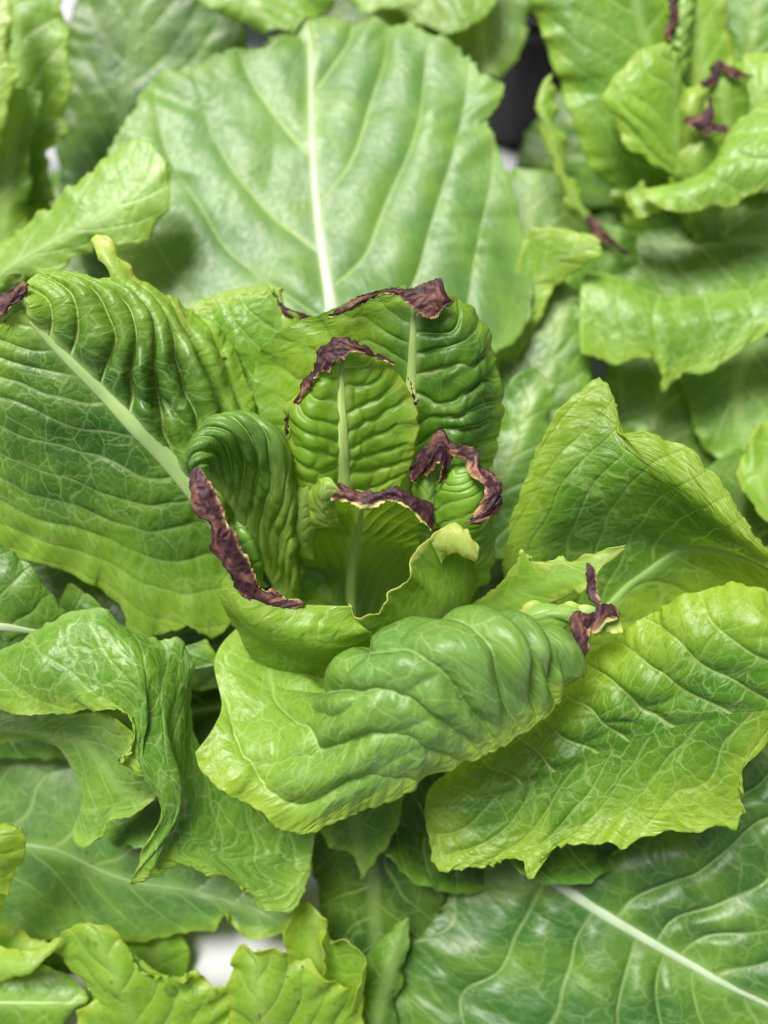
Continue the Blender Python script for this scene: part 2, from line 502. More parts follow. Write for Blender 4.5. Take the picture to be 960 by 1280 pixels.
    if rib > 0:
        a0, a1 = int(rib_from * (nt - 1)), int(rib_to * (nt - 1))
        line = W[jm, a0:a1]
        line = np.stack([np.convolve(np.pad(line[:, d_], 4, mode='edge'), np.ones(9) / 9, 'valid') for d_ in range(3)], 1)
        nrm = nn[jm, a0:a1]
        tg = np.gradient(line, axis=0); tg /= np.linalg.norm(tg, axis=1, keepdims=True) + 1e-12
        bi = np.cross(tg, nrm); bi /= np.linalg.norm(bi, axis=1, keepdims=True) + 1e-12
        nr = np.cross(bi, tg)
        f = np.linspace(0, 1, len(line))
        wid = rib * K * (0.16 + 0.84 * (1 - f) ** 0.8)
        ring = np.linspace(0, 2 * math.pi, 15)
        R = np.stack([line + bi * (wid * math.cos(a_))[:, None] + nr * (0.36 * wid * math.sin(a_) + 0.0 * K)[:, None] for a_ in ring])
        rc = np.minimum(0.85, np.array(ribc)[None] * np.array([0.95, 0.98, 1.0])[None]) * (1 - 0.3 * f[:, None]) + (0.3 * f[:, None]) * np.array(c)[None] * 1.8
        rcol = np.concatenate([np.broadcast_to(rc[None], R.shape), np.ones(R.shape[:2] + (1,))], -1)
        rl = np.concatenate([[0], np.cumsum(np.linalg.norm(np.diff(line, axis=0), axis=1))]) * 1000
        rlc = np.stack([np.broadcast_to(rl[None] * 0.12, R.shape[:2]), np.broadcast_to(ring[:, None] * 1.6 + seed, R.shape[:2]), np.zeros(R.shape[:2])], -1)
        grid_mesh('midrib', R, dict(Col=rcol, lc=rlc), not (np.sum(normals_of(R)[3] * nr) > 0), M_RIB, lf, 0)
    return lf


def scorch(lf, cols, tan=0.2, rim=0.0, crumple=3.0, res=1.8, tip=False):
    """dry brown margin: a crumpled strip on the edge of a leaf"""
    SEED[0] += 1
    seed = SEED[0]
    if len(cols) == 3:                      # nearly flat across, only a low fold
        A3 = [np.array(curve(cc, 24)) for cc in cols]
        A3[1][:, 2] = 0.5 * (A3[0][:, 2] + A3[2][:, 2]) + 2.5
        cols = A3
    Lp = max(np.linalg.norm(np.diff(np.array(cc, float), axis=0), axis=1).sum() for cc in cols)
    A = np.stack([curve(cc, 12) for cc in cols])
    Wp = np.linalg.norm(np.diff(A, axis=0), axis=2).sum(0).max()
    nt = int(np.clip(Lp / res, 14, 200)); ns = int(np.clip(Wp / res, 8, 80))
    G, k = loft(cols, nt, ns, 2.2, seed, True, 9.0)
    tq = np.linspace(0, 1, nt)
    wq = 0.92 * np.minimum(1, np.minimum(np.sqrt(tq / 0.10 + 0.06), np.sqrt((1 - tq) / 0.16 + 0.04))) * (1 + 0.16 * vnoise(tq * Lp / 22.0, tq * 0, seed + 8))
    mid_ = G.mean(0, keepdims=True)
    G = mid_ + (G - mid_) * wq[None, :, None]
    G[..., 2] += 3.0
    W = P(G)
    u = np.cumsum(np.concatenate([np.zeros((ns, 1)), np.linalg.norm(np.diff(W, axis=1), axis=2)], 1), 1) * 1000
    v = np.cumsum(np.concatenate([np.zeros((1, nt)), np.linalg.norm(np.diff(W, axis=0), axis=2)], 0), 0) * 1000
    nn = normals_of(W)
    flip = np.sum(nn * (CAM - W)) < 0
    if flip: nn = -nn
    q = np.linspace(0, 1, ns)[:, None] * np.ones((1, nt))
    d = 1.25 * crumple * (0.5 * vnoise(u / 5.0, v / 3.0, seed) + 1.0 * (0.4 - np.abs(vnoise(u / 3.4 + v / 3.0, v / 2.2 - u / 9.0, seed + 1))) + 0.5 * (0.4 - np.abs(vnoise(u / 1.6, v / 1.2, seed + 3))) + 0.10 * vnoise(u / 0.7, v / 0.7, seed + 2))
    W = W + nn * (d * K)[..., None]
    tg = np.gradient(W, axis=1); tg /= np.linalg.norm(tg, axis=2, keepdims=True) + 1e-12
    ragged = 1.2 * vnoise(u / 1.1, q * 3, seed + 4) + 4.5 * vnoise(u / 4.5, (q > 0.5) * 4.0 + 9, seed + 5)
    bi = np.cross(nn, tg)
    W = W + bi * (ragged * K * np.abs(2 * q - 1) ** 3)[..., None]
    lc = np.stack([u * 0.45 + seed * 91.0, v * 1.2, np.zeros_like(u)], -1)
    vn = np.stack([np.full_like(u, tan), np.maximum(q, 0.80 * (1 - q)) * 0.80 + 0.25 * rim * q, np.zeros_like(u)], -1)
    o = grid_mesh('scorched_edge', W, dict(lc=lc, vn=vn), flip, M_SCORCH, lf, 0.0004)
    return o


def plant(name, at, label, category='lettuce', group=None):
    o = bpy.data.objects.new(name, None)
    COL.objects.link(o)
    o.empty_display_size = 0.02
    o.location = at
    o['label'] = label; o['category'] = category
    if group: o['group'] = group
    bpy.context.view_layer.update()
    return o


def stem(pl, x, y, r, h):
    """short pale stem from the board up to the heart"""
    ns, nt = 20, 14
    f = np.linspace(0, 1, nt)
    rad = r * (0.75 + 0.45 * np.sin(math.pi * np.clip(f * 0.8, 0, 1))) * np.where(f > 0.9, np.sqrt(np.clip((1 - f) / 0.1, 0.0, 1)), 1)
    a = np.linspace(0, 2 * math.pi, ns)
    W = np.zeros((ns, nt, 3))
    rr = rad[None] * (1 + 0.07 * np.sin(5 * a + 1))[:, None]
    W[..., 0] = x + rr * np.cos(a)[:, None]; W[..., 1] = y + rr * np.sin(a)[:, None]; W[..., 2] = h * f[None]
    grid_mesh('stem', W, {}, True, M_STEM, pl, 0)


def spot_on_board(px, py):
    """where the ray through a pixel meets the board"""
    d = VIEW + (px - 480) / FPX * RIGHT + (640 - py) / FPX * UP
    t = -CAM[2] / d[2]
    p = CAM + t * d
    return (float(p[0]), float(p[1]), 0.0)


def Q(p):
    p = np.asarray(p, float) - CAM
    d = p @ VIEW
    return (float(480 + (p @ RIGHT) / d * FPX), float(640 - (p @ UP) / d * FPX), float((D0 - d) / K))


def outer_leaf(pl, ctr, az, length, width, rise, droop, **kw):
    """a low outer leaf of the rosette: azimuth in degrees from +X, metres"""
    a = math.radians(az)
    out = np.array([math.cos(a), math.sin(a), 0]); sd = np.array([-math.sin(a), math.cos(a), 0])
    cols = []
    for e, lift in ((-1, 0.010), (-0.5, 0.0), (0, -0.004), (0.5, 0.0), (1, 0.010)):
        line = []
        for f, wf in ((0.02, 0.12), (0.22, 0.3), (0.45, 0.75), (0.68, 1.0), (0.86, 0.82), (0.97, 0.38), (1.0, 0.1)):
            p = np.array(ctr) + out * length * f + sd * width * 0.5 * wf * e
            p[2] = 0.02 + rise * math.sin(min(1.0, f * 1.25) * math.pi / 2) - droop * max(0, f - 0.5) ** 2 * 4 + lift * wf
            line.append(Q(p))
        cols.append(line)
    prm = dict(c=MID, base=PALE, base_len=0.2, edge=MID, thin=0.16, spacing=15, ta=0.8, quilt=4, net=0.4, vein=0.5, rib=7, res=4.5, lump=1.8, teeth=3, tooth_px=26)
    prm.update(kw)
    return leaf(pl, cols, **prm)


# ------------------------------------------------------------------ setting: the white growing board
def board():
    import bmesh
    bm = bmesh.new()
    bmesh.ops.create_grid(bm, x_segments=40, y_segments=40, size=1.6)
    for v_ in bm.verts:
        v_.co.y += 0.3
    me = bpy.data.meshes.new('ground')
    bm.to_mesh(me); bm.free()
    me.materials.append(M_BOARD)
    o = bpy.data.objects.new('ground', me)
    COL.objects.link(o)
    o['kind'] = 'structure'
board()

GRP = 'lettuces growing close together'
HEART = plant('lettuce', (0.0, -0.01, 0.0), 'whole green lettuce in the middle with an open heart ringed by brown scorched tips', group=GRP)
stem(HEART, 0.0, -0.01, 0.013, 0.062)
b2 = spot_on_board(905, 330)
RIGHTP = plant('lettuce', b2, 'blurred lettuce at top right with small dark scorched heart', group=GRP)
stem(RIGHTP, b2[0], b2[1], 0.013, 0.07)
b3 = spot_on_board(-120, 330)
LEFTP = plant('lettuce', b3, 'lettuce at upper left, one smooth pale leaf reaching in beside white gap', group=GRP)
stem(LEFTP, b3[0], b3[1], 0.013, 0.06)
b4 = spot_on_board(150, 1420)
FRONTP = plant('lettuce', b4, 'frilly light green lettuce at bottom left with water drops', group=GRP)
stem(FRONTP, b4[0], b4[1], 0.012, 0.04)
b5 = spot_on_board(330, -60)
BACKP = plant('lettuce', b5, 'dark blurred lettuce behind the big round leaf at the top edge', group=GRP)
stem(BACKP, b5[0], b5[1], 0.013, 0.05)

# ------------------------------------------------------------------ the lettuce in the middle
H = HEART
F = FRONTP
# big round leaf leaning back behind the heart
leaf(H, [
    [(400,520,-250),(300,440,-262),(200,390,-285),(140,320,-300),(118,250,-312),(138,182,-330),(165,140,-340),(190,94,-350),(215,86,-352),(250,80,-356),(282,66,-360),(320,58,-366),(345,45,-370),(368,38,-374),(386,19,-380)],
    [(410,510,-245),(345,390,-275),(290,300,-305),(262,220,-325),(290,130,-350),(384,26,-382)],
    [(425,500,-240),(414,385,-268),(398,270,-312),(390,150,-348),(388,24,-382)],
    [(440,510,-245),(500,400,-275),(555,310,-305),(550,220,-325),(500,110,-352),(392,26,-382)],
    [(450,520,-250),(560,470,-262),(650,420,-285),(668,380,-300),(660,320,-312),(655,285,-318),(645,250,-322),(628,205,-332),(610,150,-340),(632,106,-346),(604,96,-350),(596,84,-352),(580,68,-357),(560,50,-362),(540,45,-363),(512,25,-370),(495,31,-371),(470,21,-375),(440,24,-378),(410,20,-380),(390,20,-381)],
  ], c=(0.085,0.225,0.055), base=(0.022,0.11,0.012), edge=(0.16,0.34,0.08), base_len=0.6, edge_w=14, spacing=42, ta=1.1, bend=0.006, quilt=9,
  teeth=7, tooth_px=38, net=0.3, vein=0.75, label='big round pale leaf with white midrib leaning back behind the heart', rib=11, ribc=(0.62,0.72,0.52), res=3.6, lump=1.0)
# the lobe of that leaf turned up at its right side
leaf(H, [
    [(600,470,-330),(640,372,-322),(655,300,-305),(664,283,-292),(690,284,-282),(722,290,-274),(742,293,-270),(752,303,-268)],
    [(620,470,-335),(655,390,-325),(680,340,-305),(715,318,-285),(749,308,-270)],
    [(640,470,-335),(665,420,-330),(690,362,-315),(715,345,-300),(738,328,-280),(748,322,-272),(752,308,-268)],
  ], c=LIGHT, edge=PALE, base_len=0.2, spacing=12, quilt=1.5, net=0.7, vein=0.6, res=4)
# large left leaf with the broad midrib
L2 = leaf(H, [
    [(330,690,-150),(318,600,-110),(318,500,-100),(290,430,-85),(250,392,-66),(205,368,-48),(165,352,-36),(130,343,-26),(95,336,-14),(65,336,-6),(42,346,2),(24,372,8)],
    [(320,700,-150),(272,575,-70),(245,480,-42),(185,408,-8),(110,370,10),(30,384,11)],
    [(310,705,-150),(232,600,-66),(140,503,-22),(75,440,-2),(25,388,10)],
    [(300,720,-155),(232,690,-110),(130,620,-66),(30,530,-30),(-20,450,-4),(14,394,9)],
    [(300,760,-160),(268,800,-150),(235,778,-142),(215,788,-140),(165,798,-132),(152,765,-125),(128,738,-118),(95,722,-110),(60,706,-102),(0,690,-92),(-60,640,-60),(-70,520,-22),(-30,430,0),(10,396,9)],
  ], c=(0.020,0.095,0.010), base=(0.12,0.30,0.03), edge=(0.19,0.39,0.04), base_len=0.5, edge_w=30, spacing=12, ta=0.75, bend=0.008, quilt=26, cross=0.5, qside=(1.0,0.16),
  net=0.75, vein=0.75, rib=17, ribc=(0.44,0.60,0.22), rib_to=0.97, label='dark glossy left leaf with broad pale midrib', res=2.6, teeth=2, tooth_px=40, lump=1.2)
scorch(L2, [[(-14,372,14),(0,366,16),(20,352,18),(34,350,16)], [(-14,380,20),(4,378,22),(20,372,22),(35,358,18)], [(-14,390,16),(2,390,18),(18,387,18),(32,370,16)]], crumple=3)
# narrow rolled margin rising from that leaf
leaf(H, [
    [(280,450,-75),(245,412,-58),(210,378,-45),(172,350,-35),(148,318,-30),(122,292,-30)],
    [(270,450,-66),(238,420,-46),(200,388,-30),(160,360,-18),(132,322,-18),(116,296,-28)],
    [(262,460,-72),(225,430,-58),(190,402,-45),(150,373,-32),(128,335,-28),(111,302,-30)],
  ], c=(0.20,0.38,0.035), base=MID, edge=YEL, base_len=0.4, edge_w=4, spacing=14, net=0.6, vein=0.3, res=2.6, lump=0.5)
# pale leaf between the left leaf and the heart
L3 = leaf(H, [
    [(330,620,-150),(275,540,-130),(244,450,-116),(232,388,-110),(256,372,-106),(290,362,-102),(318,354,-100),(335,354,-98)],
    [(345,600,-145),(315,520,-118),(295,440,-100),(305,390,-94),(338,358,-97)],
    [(365,600,-140),(360,500,-122),(360,440,-112),(352,400,-104),(343,362,-98)],
    [(390,600,-135),(395,500,-125),(400,430,-118),(392,402,-112),(370,396,-106),(350,382,-102),(344,362,-99)],
  ], c=(0.09,0.25,0.02), edge=PALE, base_len=0.3, edge_w=10, spacing=11, quilt=3, net=0.9, vein=0.4, res=3, lump=1.6)
scorch(L3, [[(340,368,-96),(352,384,-98),(372,395,-102),(395,400,-105)], [(343,364,-97),(356,379,-98),(374,390,-102),(396,394,-105)]], tan=0.9, crumple=1)
# tall leaf at the back of the heart
L5 = leaf(H, [
    [(430,660,-130),(360,570,-92),(318,505,-70),(313,478,-62),(318,450,-52),(335,425,-42),(352,412,-34),(375,402,-26),(398,394,-18),(420,388,-10),(445,374,0),(480,362,8),(510,358,12)],
    [(460,660,-130),(425,570,-86),(408,500,-60),(420,440,-34),(445,400,-14),(508,364,9)],
    [(495,660,-130),(508,570,-84),(514,470,-36),(516,405,-2),(515,364,12)],
    [(545,660,-126),(572,575,-68),(582,490,-16),(568,415,4),(524,366,11)],
    [(570,670,-140),(608,595,-112),(625,540,-90),(629,490,-66),(620,440,-44),(606,408,-26),(590,390,-14),(568,372,0),(540,360,10),(518,358,12)],
  ], c=(0.032,0.135,0.012), base=(0.15,0.35,0.03), edge=(0.15,0.33,0.03), base_len=0.5, edge_w=10, spacing=6.6, ta=0.3, bend=-0.006, quilt=10, thin=0.40, qside=(0.3,1.0), c_left=(0.19,0.37,0.03),
  net=0.5, vein=0.75, rib=13, ribc=(0.50,0.66,0.22), rib_to=0.97, res=2.3)
scorch(L5, [
    [(410,395,-6),(432,382,2),(455,367,10),(490,360,18),(520,357,24),(552,353,28),(568,372,22)],
    [(411,396,-3),(436,384,6),(460,371,14),(492,363,22),(520,368,30),(545,378,32),(567,375,22)],
    [(413,398,-4),(438,387,4),(462,374,12),(490,367,20),(514,382,26),(538,402,26),(565,380,20)]], crumple=2.6)
# inner heart leaf
L6 = leaf(H, [
    [(395,650,-90),(370,605,-66),(360,565,-46),(357,530,-30),(372,495,-8),(388,465,4),(400,440,12),(414,430,16),(428,424,20)],
    [(405,650,-88),(392,595,-30),(386,540,4),(402,480,16),(426,428,21)],
    [(430,650,-92),(430,595,-44),(428,525,-6),(427,470,12),(429,428,20)],
    [(455,650,-90),(478,595,-58),(476,535,-26),(462,478,2),(433,428,20)],
    [(480,640,-84),(502,598,-50),(516,570,-26),(522,540,-10),(519,510,-4),(508,478,0),(492,458,5),(465,442,12),(448,432,16),(433,424,20)],
  ], c=(0.15,0.345,0.024), base=(0.26,0.47,0.05), edge=(0.28,0.46,0.06), base_len=0.5, edge_w=6, spacing=5.6, ta=0.35, bend=-0.01, quilt=6, cross=0.6, thin=0.5,
  net=0.35, vein=0.7, rib=11, ribc=(0.56,0.72,0.22), res=1.9)
scorch(L6, [
    [(354,545,-34),(360,520,-18),(373,492,0),(390,458,14),(399,436,22),(412,426,28),(430,420,30),(448,428,28),(470,440,20),(494,452,10)],
    [(358,544,-30),(363,520,-12),(377,495,8),(398,462,24),(410,445,32),(422,438,36),(436,434,36),(452,436,32),(472,445,22),(494,456,13)],
    [(361,543,-32),(366,521,-16),(381,498,2),(402,466,18),(416,460,26),(430,450,30),(440,443,30),(455,441,28),(473,448,20),(494,459,11)]], tan=0.35, crumple=2.4)
scorch(L6, [[(508,472,4),(518,494,2),(522,506,0)], [(512,474,6),(520,494,4),(520,506,2)]], tan=0.9, crumple=1)
# deep inner leaf whose scorched top bends over
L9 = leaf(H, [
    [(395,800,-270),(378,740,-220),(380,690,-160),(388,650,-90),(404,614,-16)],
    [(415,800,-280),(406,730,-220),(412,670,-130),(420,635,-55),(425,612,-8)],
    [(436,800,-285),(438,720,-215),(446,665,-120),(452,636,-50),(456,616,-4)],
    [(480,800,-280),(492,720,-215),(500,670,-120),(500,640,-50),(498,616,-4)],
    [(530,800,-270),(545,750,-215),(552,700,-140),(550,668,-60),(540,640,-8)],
  ], c=(0.17,0.37,0.03), base=(0.03,0.11,0.008), edge=(0.09,0.24,0.02), base_len=0.5, thin=0.45, spacing=13, ta=3.6, bend=0.0, quilt=2, net=0.1, vein=1.0, rib=9,  # dark base and sides paint in the shade of the heart's hollow
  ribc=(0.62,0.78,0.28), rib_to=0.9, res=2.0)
scorch(L9, [
    [(408,612,-4),(420,606,6),(436,607,10),(460,616,10),(478,610,12),(492,609,14),(512,616,12),(530,626,8),(542,640,4),(549,655,0)],
    [(408,619,2),(424,616,14),(442,620,20),(464,624,20),(482,620,22),(496,620,22),(514,628,18),(528,640,12),(538,652,6),(542,662,2)],
    [(409,627,-2),(428,630,8),(446,634,14),(466,632,14),(484,632,14),(498,634,14),(514,644,10),(524,656,6),(530,668,0),(532,673,-4)]], crumple=3.2, rim=0.72)
# small green roll at the left end of that scorched edge
leaf(H, [
    [(398,660,-60),(388,630,-36),(388,610,-14),(398,598,0),(414,598,6)],
    [(412,660,-50),(404,632,-12),(406,614,10),(412,606,14),(420,606,12)],
    [(424,660,-60),(418,640,-24),(418,628,-4),(422,622,4),(426,616,8)],
  ], c=(0.20,0.38,0.05), edge=(0.25,0.42,0.06), spacing=5, net=0.2, vein=0.5, quilt=1.5, res=1.8, lump=0.3)
leaf(H, [
    [(372,700,-130),(358,650,-80),(362,620,-56),(380,606,-40)],
    [(384,700,-120),(376,655,-66),(380,630,-50),(386,612,-40)],
    [(392,700,-120),(398,660,-76),(396,640,-66),(390,618,-46)],
  ], c=LIGHT, edge=PALE, spacing=5, net=0.4, vein=0.5, res=2, teeth=3, tooth_px=12, lump=0.5)
# left heart leaf, its tip curled over
L7 = leaf(H, [
    [(372,800,-230),(340,730,-140),(318,690,-84),(302,655,-52),(278,622,-14),(258,600,20),(250,590,36)],
    [(372,800,-232),(350,715,-136),(330,650,-80),(310,605,-42),(286,580,-10),(266,574,16),(256,588,36)],
    [(374,800,-230),(358,700,-108),(348,625,-40),(328,568,6),(292,542,32),(260,550,38),(250,586,46)],
    [(376,800,-228),(364,690,-94),(362,605,-26),(344,545,12),(300,518,26),(254,530,32),(238,566,42),(242,588,44)],
    [(378,800,-234),(372,690,-112),(371,610,-66),(356,548,-46),(305,511,-34),(250,522,-20),(230,562,10),(232,590,34)],
  ], mid=0, c=(0.075,0.215,0.045), base=(0.34,0.54,0.08), edge=(0.07,0.20,0.045), base_len=0.9, edge_w=3, label='curled heart leaf beside the long brown strip', thin=0.36, cross=0.5, spacing=7.5, ta=0.55, bend=0.0, quilt=9, net=0.35, vein=0.9, res=2.0, sharp=False)
scorch(L7, [
    [(226,588,44),(229,606,50),(238,630,50),(252,656,48),(272,698,38),(292,732,28),(318,758,18),(346,768,12),(378,757,8)],
    [(244,584,58),(248,606,62),(262,642,62),(280,682,54),(298,714,42),(318,738,30),(338,752,20),(358,756,14),(380,756,9)],
    [(263,584,48),(268,604,50),(284,640,48),(301,680,40),(314,708,30),(330,730,18),(346,740,10),(362,742,8),(382,754,8)]], tan=0.25, crumple=2.2, res=1.6)
# rolled bit of margin behind the brown strip
leaf(H, [
    [(318,740,-20),(304,700,4),(290,664,22),(296,652,20)],
    [(326,735,-14),(322,700,14),(312,672,28),(304,656,22)],
    [(332,735,-26),(330,700,-4),(326,675,8),(312,657,18)],
  ], c=(0.06,0.20,0.02), edge=LIGHT, mid=0, nomid=True, spacing=9, quilt=2, net=0.3, vein=0.3, res=1.8, lump=0.9)
# front wall of the heart, margin rolled outwards
L8 = leaf(H, [
    [(330,860,-140),(300,800,-64),(282,768,-28),(275,738,0),(286,716,14),(296,716,16)],
    [(350,870,-130),(326,806,-50),(312,784,0),(304,758,22),(310,740,22),(318,736,18)],
    [(395,870,-120),(378,822,-50),(366,798,6),(358,780,18),(352,766,16),(350,757,10)],
    [(425,870,-120),(412,826,-50),(404,804,4),(398,780,14),(396,764,12),(394,757,4)],
    [(452,870,-120),(444,828,-56),(438,806,-6),(432,788,8),(430,772,8),(428,758,4)],
    [(480,870,-130),(474,828,-70),(474,802,-26),(468,795,-10),(452,782,0),(440,758,4)],
  ], mid=0, thin=0.42, c=(0.19,0.385,0.035), base=(0.12,0.30,0.025), edge=(0.36,0.52,0.09), base_len=0.5, edge_w=2.2, spacing=13, ta=0, quilt=0, net=1.0, vein=0.15, res=2.0, lump=1.3, side=1)
# right wall of the heart, thin wavy pale margin
L8r = leaf(H, [
    [(437,753,3),(446,768,8),(460,774,6),(473,768,2),(476,750,0),(490,738,0),(508,732,0),(512,714,2),(516,698,4),(528,682,8),(545,668,14),(560,656,20)],
    [(444,765,1),(452,776,-4),(466,782,-8),(480,774,-14),(490,762,-18),(504,752,-18),(518,738,-16),(526,722,-12),(534,706,-8),(546,692,0),(558,680,8),(568,668,14)],
    [(450,785,-26),(460,800,-40),(478,806,-44),(500,800,-48),(520,784,-48),(540,768,-46),(558,750,-40),(570,735,-34),(580,722,-26),(586,710,-14),(586,700,-4),(584,690,4)],
    [(450,850,-120),(480,860,-120),(520,850,-120),(555,820,-110),(580,780,-90),(592,750,-70),(598,730,-50),(600,715,-34)],
  ], mid=3, thin=0.42, c=(0.15,0.34,0.03), base=(0.22,0.42,0.05), edge=(0.50,0.62,0.20), base_len=0.1, edge_w=1.5, spacing=9, ta=0.0, net=0.6, vein=0.2, res=1.9, lump=0.8)
# pale flap at its top
leaf(H, [
    [(538,676,8),(552,660,18),(566,651,24),(582,660,28),(592,672,27),(598,684,22)],
    [(545,688,6),(556,676,20),(568,670,28),(582,678,30),(592,688,26),(597,696,20)],
    [(552,704,-4),(560,694,14),(570,694,22),(580,699,24),(592,701,20),(596,700,18)],
  ], thin=0.4, c=(0.34,0.50,0.10), base=PALE, edge=(0.48,0.60,0.20), spacing=8, net=0.9, vein=0.3, res=1.8, lump=1.0)
# small curled leaf at the right of the heart
L10 = leaf(H, [
    [(565,740,-110),(552,680,-64),(544,640,-44),(545,605,-30),(560,585,-18),(576,578,-10)],
    [(580,740,-100),(572,680,-40),(566,640,-10),(566,606,2),(574,588,0),(582,580,-4)],
    [(596,735,-100),(592,675,-34),(590,640,0),(588,610,8),(590,592,4),(592,580,-2)],
    [(612,730,-110),(616,670,-60),(618,640,-30),(616,610,-14),(610,592,-8),(600,578,-6)],
  ], c=(0.11,0.28,0.022), base=LIGHT, edge=LIGHT, mid=0, nomid=True, spacing=4.6, ta=0.5, quilt=2, net=0.15, vein=0.55, res=1.8, lump=0.7)
scorch(L10, [
    [(556,548,4),(566,552,8),(582,556,8),(598,566,10),(602,580,12),(618,592,16),(631,602,16),(628,625,16),(616,647,14),(598,660,14)],
    [(557,556,10),(568,559,14),(582,563,14),(592,574,18),(600,592,24),(612,602,26),(618,614,26),(612,632,24),(598,646,22),(582,654,20)],
    [(556,562,6),(568,566,10),(580,570,10),(585,585,14),(594,600,18),(604,606,20),(608,618,20),(600,632,18),(585,644,18),(568,650,16)]], tan=0.75, crumple=3.0)
scorch(L10, [
    [(508,590,-24),(524,566,-10),(540,548,0),(556,538,6),(566,556,4),(566,580,-2)],
    [(512,600,-22),(530,580,-4),(542,566,8),(554,558,12),(560,572,6),(560,590,0)],
    [(518,606,-30),(534,594,-10),(544,582,0),(550,580,2),(552,596,-6),(545,616,-20)]], crumple=3.4)
leaf(H, [
    [(530,690,-100),(520,640,-60),(512,610,-40),(520,580,-24)],
    [(545,690,-90),(538,640,-40),(536,606,-22),(540,575,-14)],
    [(560,690,-100),(556,640,-60),(552,606,-40),(556,575,-24)],
  ], c=(0.09,0.25,0.02), edge=LIGHT, spacing=4, net=0.2, vein=0.6, res=2.2, lump=0.5)

# upper right leaf, rim folded over
leaf(H, [
    [(640,800,-190),(626,740,-150),(630,690,-112),(648,622,-82),(672,560,-62),(690,525,-54),(706,502,-50),(730,482,-45),(750,470,-40),(766,492,-35),(772,520,-30),(775,541,-25),(800,540,-15),(835,552,-5),(868,563,5),(885,588,14),(900,602,20),(920,632,34),(940,662,46),(965,692,60),(1010,725,70)],
    [(655,800,-190),(660,720,-128),(690,650,-82),(740,598,-46),(800,588,-20),(868,622,10),(930,672,44),(1005,730,72)],
    [(675,805,-195),(700,740,-150),(735,670,-110),(780,648,-86),(840,650,-66),(900,672,-20),(955,702,26),(1010,740,66)],
    [(700,820,-200),(760,760,-168),(805,716,-150),(845,690,-138),(900,690,-100),(960,712,-50),(1020,752,40)],
    [(730,840,-200),(790,790,-176),(850,762,-160),(910,748,-120),(980,760,-60),(1030,770,20)],
  ], mid=3, thin=0.42, c=(0.055,0.19,0.012), base=(0.18,0.38,0.03), edge=(0.25,0.45,0.04), base_len=0.3, edge_w=24, spacing=13, ta=1.0, bend=0.004, quilt=4, net=1.0, vein=0.55, rib=7, ribc=(0.34,0.52,0.14), res=2.6, lump=1.3)
# lower right leaf
leaf(H, [
    [(1020,800,50),(985,760,52),(955,742,52),(920,729,47),(885,733,38),(850,744,27),(820,760,14),(792,776,2),(760,800,-26),(700,850,-70),(640,900,-92),(570,960,-100),(535,990,-90)],
    [(1020,835,66),(960,790,78),(890,785,60),(820,820,26),(730,880,-30),(630,940,-74),(533,1000,-86)],
    [(1020,880,60),(950,888,52),(880,900,26),(800,925,-12),(700,965,-52),(600,1000,-76),(531,1010,-84)],
    [(1015,895,52),(960,905,48),(915,945,32),(860,975,6),(770,1005,-30),(680,1040,-54),(600,1045,-72),(530,1020,-86)],
    [(1010,905,44),(975,915,44),(955,932,42),(932,958,36),(924,990,32),(926,1012,30),(919,1037,26),(900,1034,20),(865,1040,10),(820,1042,0),(798,1048,-6),(776,1062,-10),(766,1054,-14),(730,1056,-24),(700,1066,-32),(680,1082,-38),(662,1098,-42),(654,1076,-48),(635,1072,-52),(600,1081,-60),(575,1088,-66),(548,1087,-70),(539,1075,-74),(536,1045,-80),(525,1003,-86)],
  ], mid=2, thin=0.40, c=(0.048,0.175,0.010), base=(0.05,0.17,0.012), edge=(0.25,0.45,0.04), base_len=0.2, edge_w=24, spacing=14, ta=1.1, bend=-0.004, quilt=14, cross=0.5, qside=(1.1,0.3), net=1.0, vein=0.7, res=2.4, lump=1.2, nomid=True, wave=8)
# pale toothed leaf in front of the heart, right
L13 = leaf(H, [
    [(520,840,-150),(560,780,-110),(600,748,-62),(632,722,-32),(646,700,-18),(651,686,-14),(660,696,-14),(672,702,-14),(688,703,-10),(704,694,-6),(712,703,-4),(724,698,2),(736,692,6),(760,686,12),(783,684,16)],
    [(530,850,-150),(580,790,-96),(640,745,-40),(700,722,-6),(745,706,10),(781,685,16)],
    [(545,860,-150),(600,800,-88),(655,768,-36),(700,750,-8),(735,735,8),(744,722,10),(752,710,12),(768,698,14),(782,686,16)],
  ], thin=0.4, c=(0.15,0.34,0.03), base=(0.10,0.27,0.025), edge=(0.32,0.49,0.09), base_len=0.4, edge_w=3.5, spacing=15, net=0.5, vein=0.3, res=2.2, lump=0.8)
scorch(L13, [[(731,704,14),(735,722,14),(738,740,14),(743,757,22)], [(742,704,15),(742,722,16),(744,738,16),(749,755,24)]], crumple=1.2)
